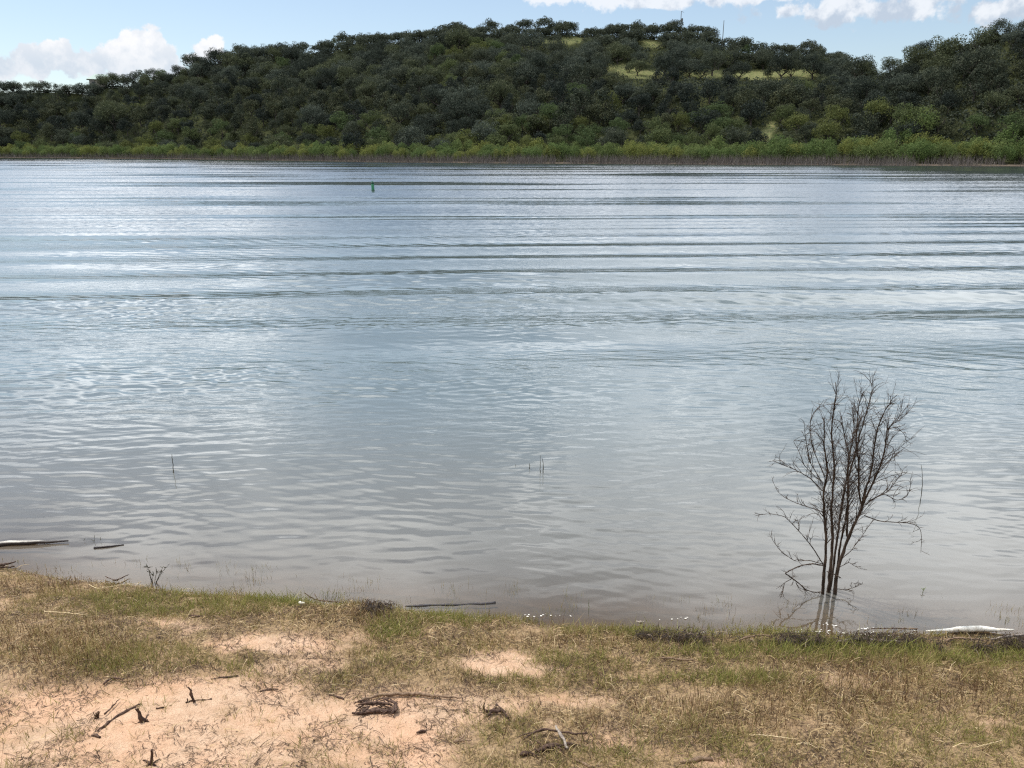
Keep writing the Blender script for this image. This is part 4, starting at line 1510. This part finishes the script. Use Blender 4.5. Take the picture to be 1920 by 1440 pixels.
# side branches
for line, r0, dep, ntw, tl in [
    ([(466, 635), (400, 565), (320, 520), (240, 490), (198, 470)], .0042, -.10, 9, (.06, .2)),
    ([(468, 748), (400, 725), (335, 705), (270, 675), (225, 640), (198, 580)], .0036, .08, 5, (.05, .14)),
    ([(472, 1035), (420, 950), (370, 885), (320, 830), (265, 772), (180, 757), (105, 768)], .0045, -.12, 9, (.06, .18)),
    ([(468, 1030), (400, 1010), (320, 1015), (250, 970), (195, 900), (192, 850)], .0032, .10, 6, (.05, .15)),
    ([(470, 600), (400, 480), (385, 400), (372, 330), (368, 262)], .0038, .06, 9, (.08, .2)),
    ([(480, 560), (420, 420), (400, 330), (402, 240), (440, 185), (500, 165), (560, 170)], .0036, -.06, 8, (.06, .18)),
    ([(440, 570), (370, 500), (335, 410), (305, 360), (360, 368), (420, 400)], .003, .03, 5, (.05, .14)),
    ([(692, 768), (780, 800), (880, 805), (960, 812), (998, 840), (1003, 900), (998, 968)], .0042, -.10, 6, (.05, .16)),
    ([(700, 710), (760, 665), (820, 640), (880, 560), (918, 540)], .0042, .10, 9, (.08, .2)),
    ([(715, 690), (800, 650), (870, 688), (925, 665), (946, 600), (940, 560)], .0036, -.05, 6, (.05, .16)),
    ([(552, 1050), (610, 1020), (640, 1040), (672, 1055)], .0030, -.05, 4, (.04, .1)),
    ([(560, 1010), (620, 960), (680, 880), (720, 820), (745, 790)], .0030, .12, 6, (.06, .16)),
    ([(815, 300), (870, 290), (910, 330), (925, 390)], .0028, .02, 4, (.05, .12)),
    ([(810, 380), (850, 400), (860, 480), (858, 570)], .0022, -.12, 3, (.03, .08)),
]:
    bush_stem(line, r0, r0 * .32, 0.0, dep, ntw, .25, tl, .35, 'branch')
# broken lower branch bending into the water
bush_stem([(478, 1040), (420, 1028), (360, 1035), (310, 1055), (267, 1078)], .0055, .0040, -.02, -.10, 4, .2, (.05, .14), .1, 'branch')
bush_stem([(267, 1080), (300, 1105), (335, 1130), (380, 1170), (420, 1182), (468, 1180)], .0045, .0030, -.10, -.03, 8, .1, (.05, .16), -.2, 'branch')
bush_stem([(300, 1110), (262, 1130), (250, 1180), (258, 1205)], .0028, .0014, -.10, -.14, 4, .2, (.04, .1), -.4, 'branch')
bush_stem([(530, 1160), (590, 1170), (640, 1155), (668, 1135), (650, 1130)], .0030, .0014, -.03, -.08, 6, .2, (.03, .09), -.2, 'branch')
bush_stem([(490, 1070), (530, 1085), (565, 1103)], .0040, .0030, -.05, -.08, 1, .3, (.03, .06), 0, 'branch')

# ------------------------------------------------------------------ the green can buoy
def flat_mat(name, col, rough=0.45, metal=0.0, wear=None):
    m, t, out = new_mat(name)
    d = t.new('ShaderNodeBsdfPrincipled')
    n = t.noise(t.new('ShaderNodeTexCoord').outputs['Object'], 6.0, 4, .6)
    t.l.new(t.mix(t.ramp(n, .45, .7), col, wear or tuple(c * .75 for c in col)), d.inputs['Base Color'])
    t.put(d.inputs['Roughness'], rough)
    t.put(d.inputs['Metallic'], metal)
    t.l.new(d.outputs[0], out.inputs[0])
    return m


def lathe(mb, prof, sides=24):
    th = np.linspace(0, 2 * pi, sides, endpoint=False)
    V = np.array([[rr * cos(a_), rr * sin(a_), zz_] for rr, zz_ in prof for a_ in th])
    Q = []
    for i in range(len(prof) - 1):
        for k in range(sides):
            k2 = (k + 1) % sides
            Q.append((i * sides + k, i * sides + k2, (i + 1) * sides + k2, (i + 1) * sides + k))
    mb.add(V, Q)


bp = on_z(699.5, 357.5, 0)
buoy = link('channel_buoy', None)
buoy.location = tuple(bp)
buoy.rotation_euler = (R(2), R(-1.5), 0)
tag(buoy, 'green can buoy floating alone on the lake', 'buoy')
M_GREEN = flat_mat('buoy_green', (0.02, 0.19, 0.085), 0.4)
M_DKGREEN = flat_mat('buoy_dark', (0.010, 0.07, 0.038), 0.5)
s_ = 0.80 / 0.80
mb = MB(); lathe(mb, [(0, -.3), (.115, -.3), (.125, -.25), (.125, .10), (.118, .13), (.118, .62), (.10, .645), (0, .65)])
mb.build('body', M_GREEN, buoy, True)
mb = MB(); lathe(mb, [(.122, .54), (.132, .55), (.132, .635), (.125, .648), (.103, .652)])
mb.build('collar', M_DKGREEN, buoy, True)
mb = MB(); lathe(mb, [(0, .645), (.035, .645), (.035, .70), (.065, .705), (.085, .72), (.085, .735), (.03, .745), (0, .745)])
mb.build('cap', M_GREEN, buoy, True)
mb = MB(); lathe(mb, [(.127, -.28), (.138, -.26), (.138, .05), (.127, .065)])
mb.build('float_band', M_DKGREEN, buoy, True)

# ------------------------------------------------------------------ masts and a house on the skyline
M_POLE = flat_mat('weathered_pole', (0.12, 0.11, 0.10), 0.8)


def ridge_pt(px, extra):
    a_, _ = azel(px, 100)
    d_ = float(np.interp(a_, _rd[:, 0], _rd[:, 1])) + extra
    return a_, d_, np.array([d_ * sin(a_), d_ * cos(a_), float(hill_z(a_, d_))])


for px, ytop, arm, lab in ((1273, 21, True, 'thin mast with a short arm at its top rising above the hilltop trees'),
                           (1353, 39, False, 'small plain thin mast on the right shoulder of the hilltop')):
    a_, d_, p0 = ridge_pt(px, 2.0)
    top = H + d_ * tan(azel(px, ytop)[1])
    root = link('mast', None)
    root.location = tuple(p0)
    tag(root, lab, 'mast')
    hh_ = top - p0[2]
    mb = MB(); mb.tube([(0, 0, -.5), (0, 0, hh_ * .5), (0, 0, hh_)], [.17, .14, .10], 8)
    mb.build('pole', M_POLE, root)
    mb = MB()
    if arm:
        mb.tube([(0, 0, hh_ - .12), (.6, 0, hh_ - .25), (1.0, 0, hh_ - .45)], [.07, .06, .05], 6)
        mb.build('arm', M_POLE, root)
        mb = MB(); lathe(mb, [(0, hh_ - 3.6), (.3, hh_ - 3.6), (.34, hh_ - 3.0), (.3, hh_ - 2.5), (0, hh_ - 2.45)], 12)
        mb.V[-1][:, 0] += .48
        mb.build('transformer', M_POLE, root)
    else:
        mb.tube([(0, 0, hh_ - .05), (0, 0, hh_ + .15)], [.16, .05], 8)
        mb.build('finial', M_POLE, root)

a_, d_, p0 = ridge_pt(176, 9.0)
zt = H + d_ * tan(azel(180, 139)[1])
house = link('hill_house', None)
house.location = (p0[0], p0[1], p0[2])
house.rotation_euler = (0, 0, -a_)
tag(house, 'house with a pale green sloping metal roof on the far left skyline', 'house')
M_ROOF = flat_mat('green_metal_roof', (0.26, 0.36, 0.31), 0.4, 0.0)
M_WALL = flat_mat('house_wall', (0.35, 0.31, 0.26), 0.8)
M_GLASS = flat_mat('dark_window', (0.02, 0.025, 0.03), 0.1)
zh = zt - p0[2]


def box(mb, x0, x1, y0, y1, z0, z1):
    V = [(x0, y0, z0), (x1, y0, z0), (x1, y1, z0), (x0, y1, z0), (x0, y0, z1), (x1, y0, z1), (x1, y1, z1), (x0, y1, z1)]
    mb.add(V, [(0, 3, 2, 1), (4, 5, 6, 7), (0, 1, 5, 4), (1, 2, 6, 5), (2, 3, 7, 6), (3, 0, 4, 7)])


mb = MB(); box(mb, -3.6, 3.6, -2.5, 2.5, -1, zh - 2.41)
mb.build('wall', M_WALL, house)
V = [(-4.6, -3.4, zh - 2.4), (4.6, -3.4, zh - 2.4), (4.6, 3.4, zh - 2.4), (-4.6, 3.4, zh - 2.4), (-1.0, 0, zh), (4.6, 0, zh)]
mb = MB()
mb.add(V, [(0, 1, 5, 4), (2, 3, 4, 5), (0, 3, 2, 1)], [(3, 0, 4), (1, 2, 5)])
mb.build('roof', M_ROOF, house)
for wx in (-2.0, 1.4):
    mb = MB(); box(mb, wx - .6, wx + .6, -2.54, -2.49, zh - 4.6, zh - 3.4)
    mb.build('window', M_GLASS, house)
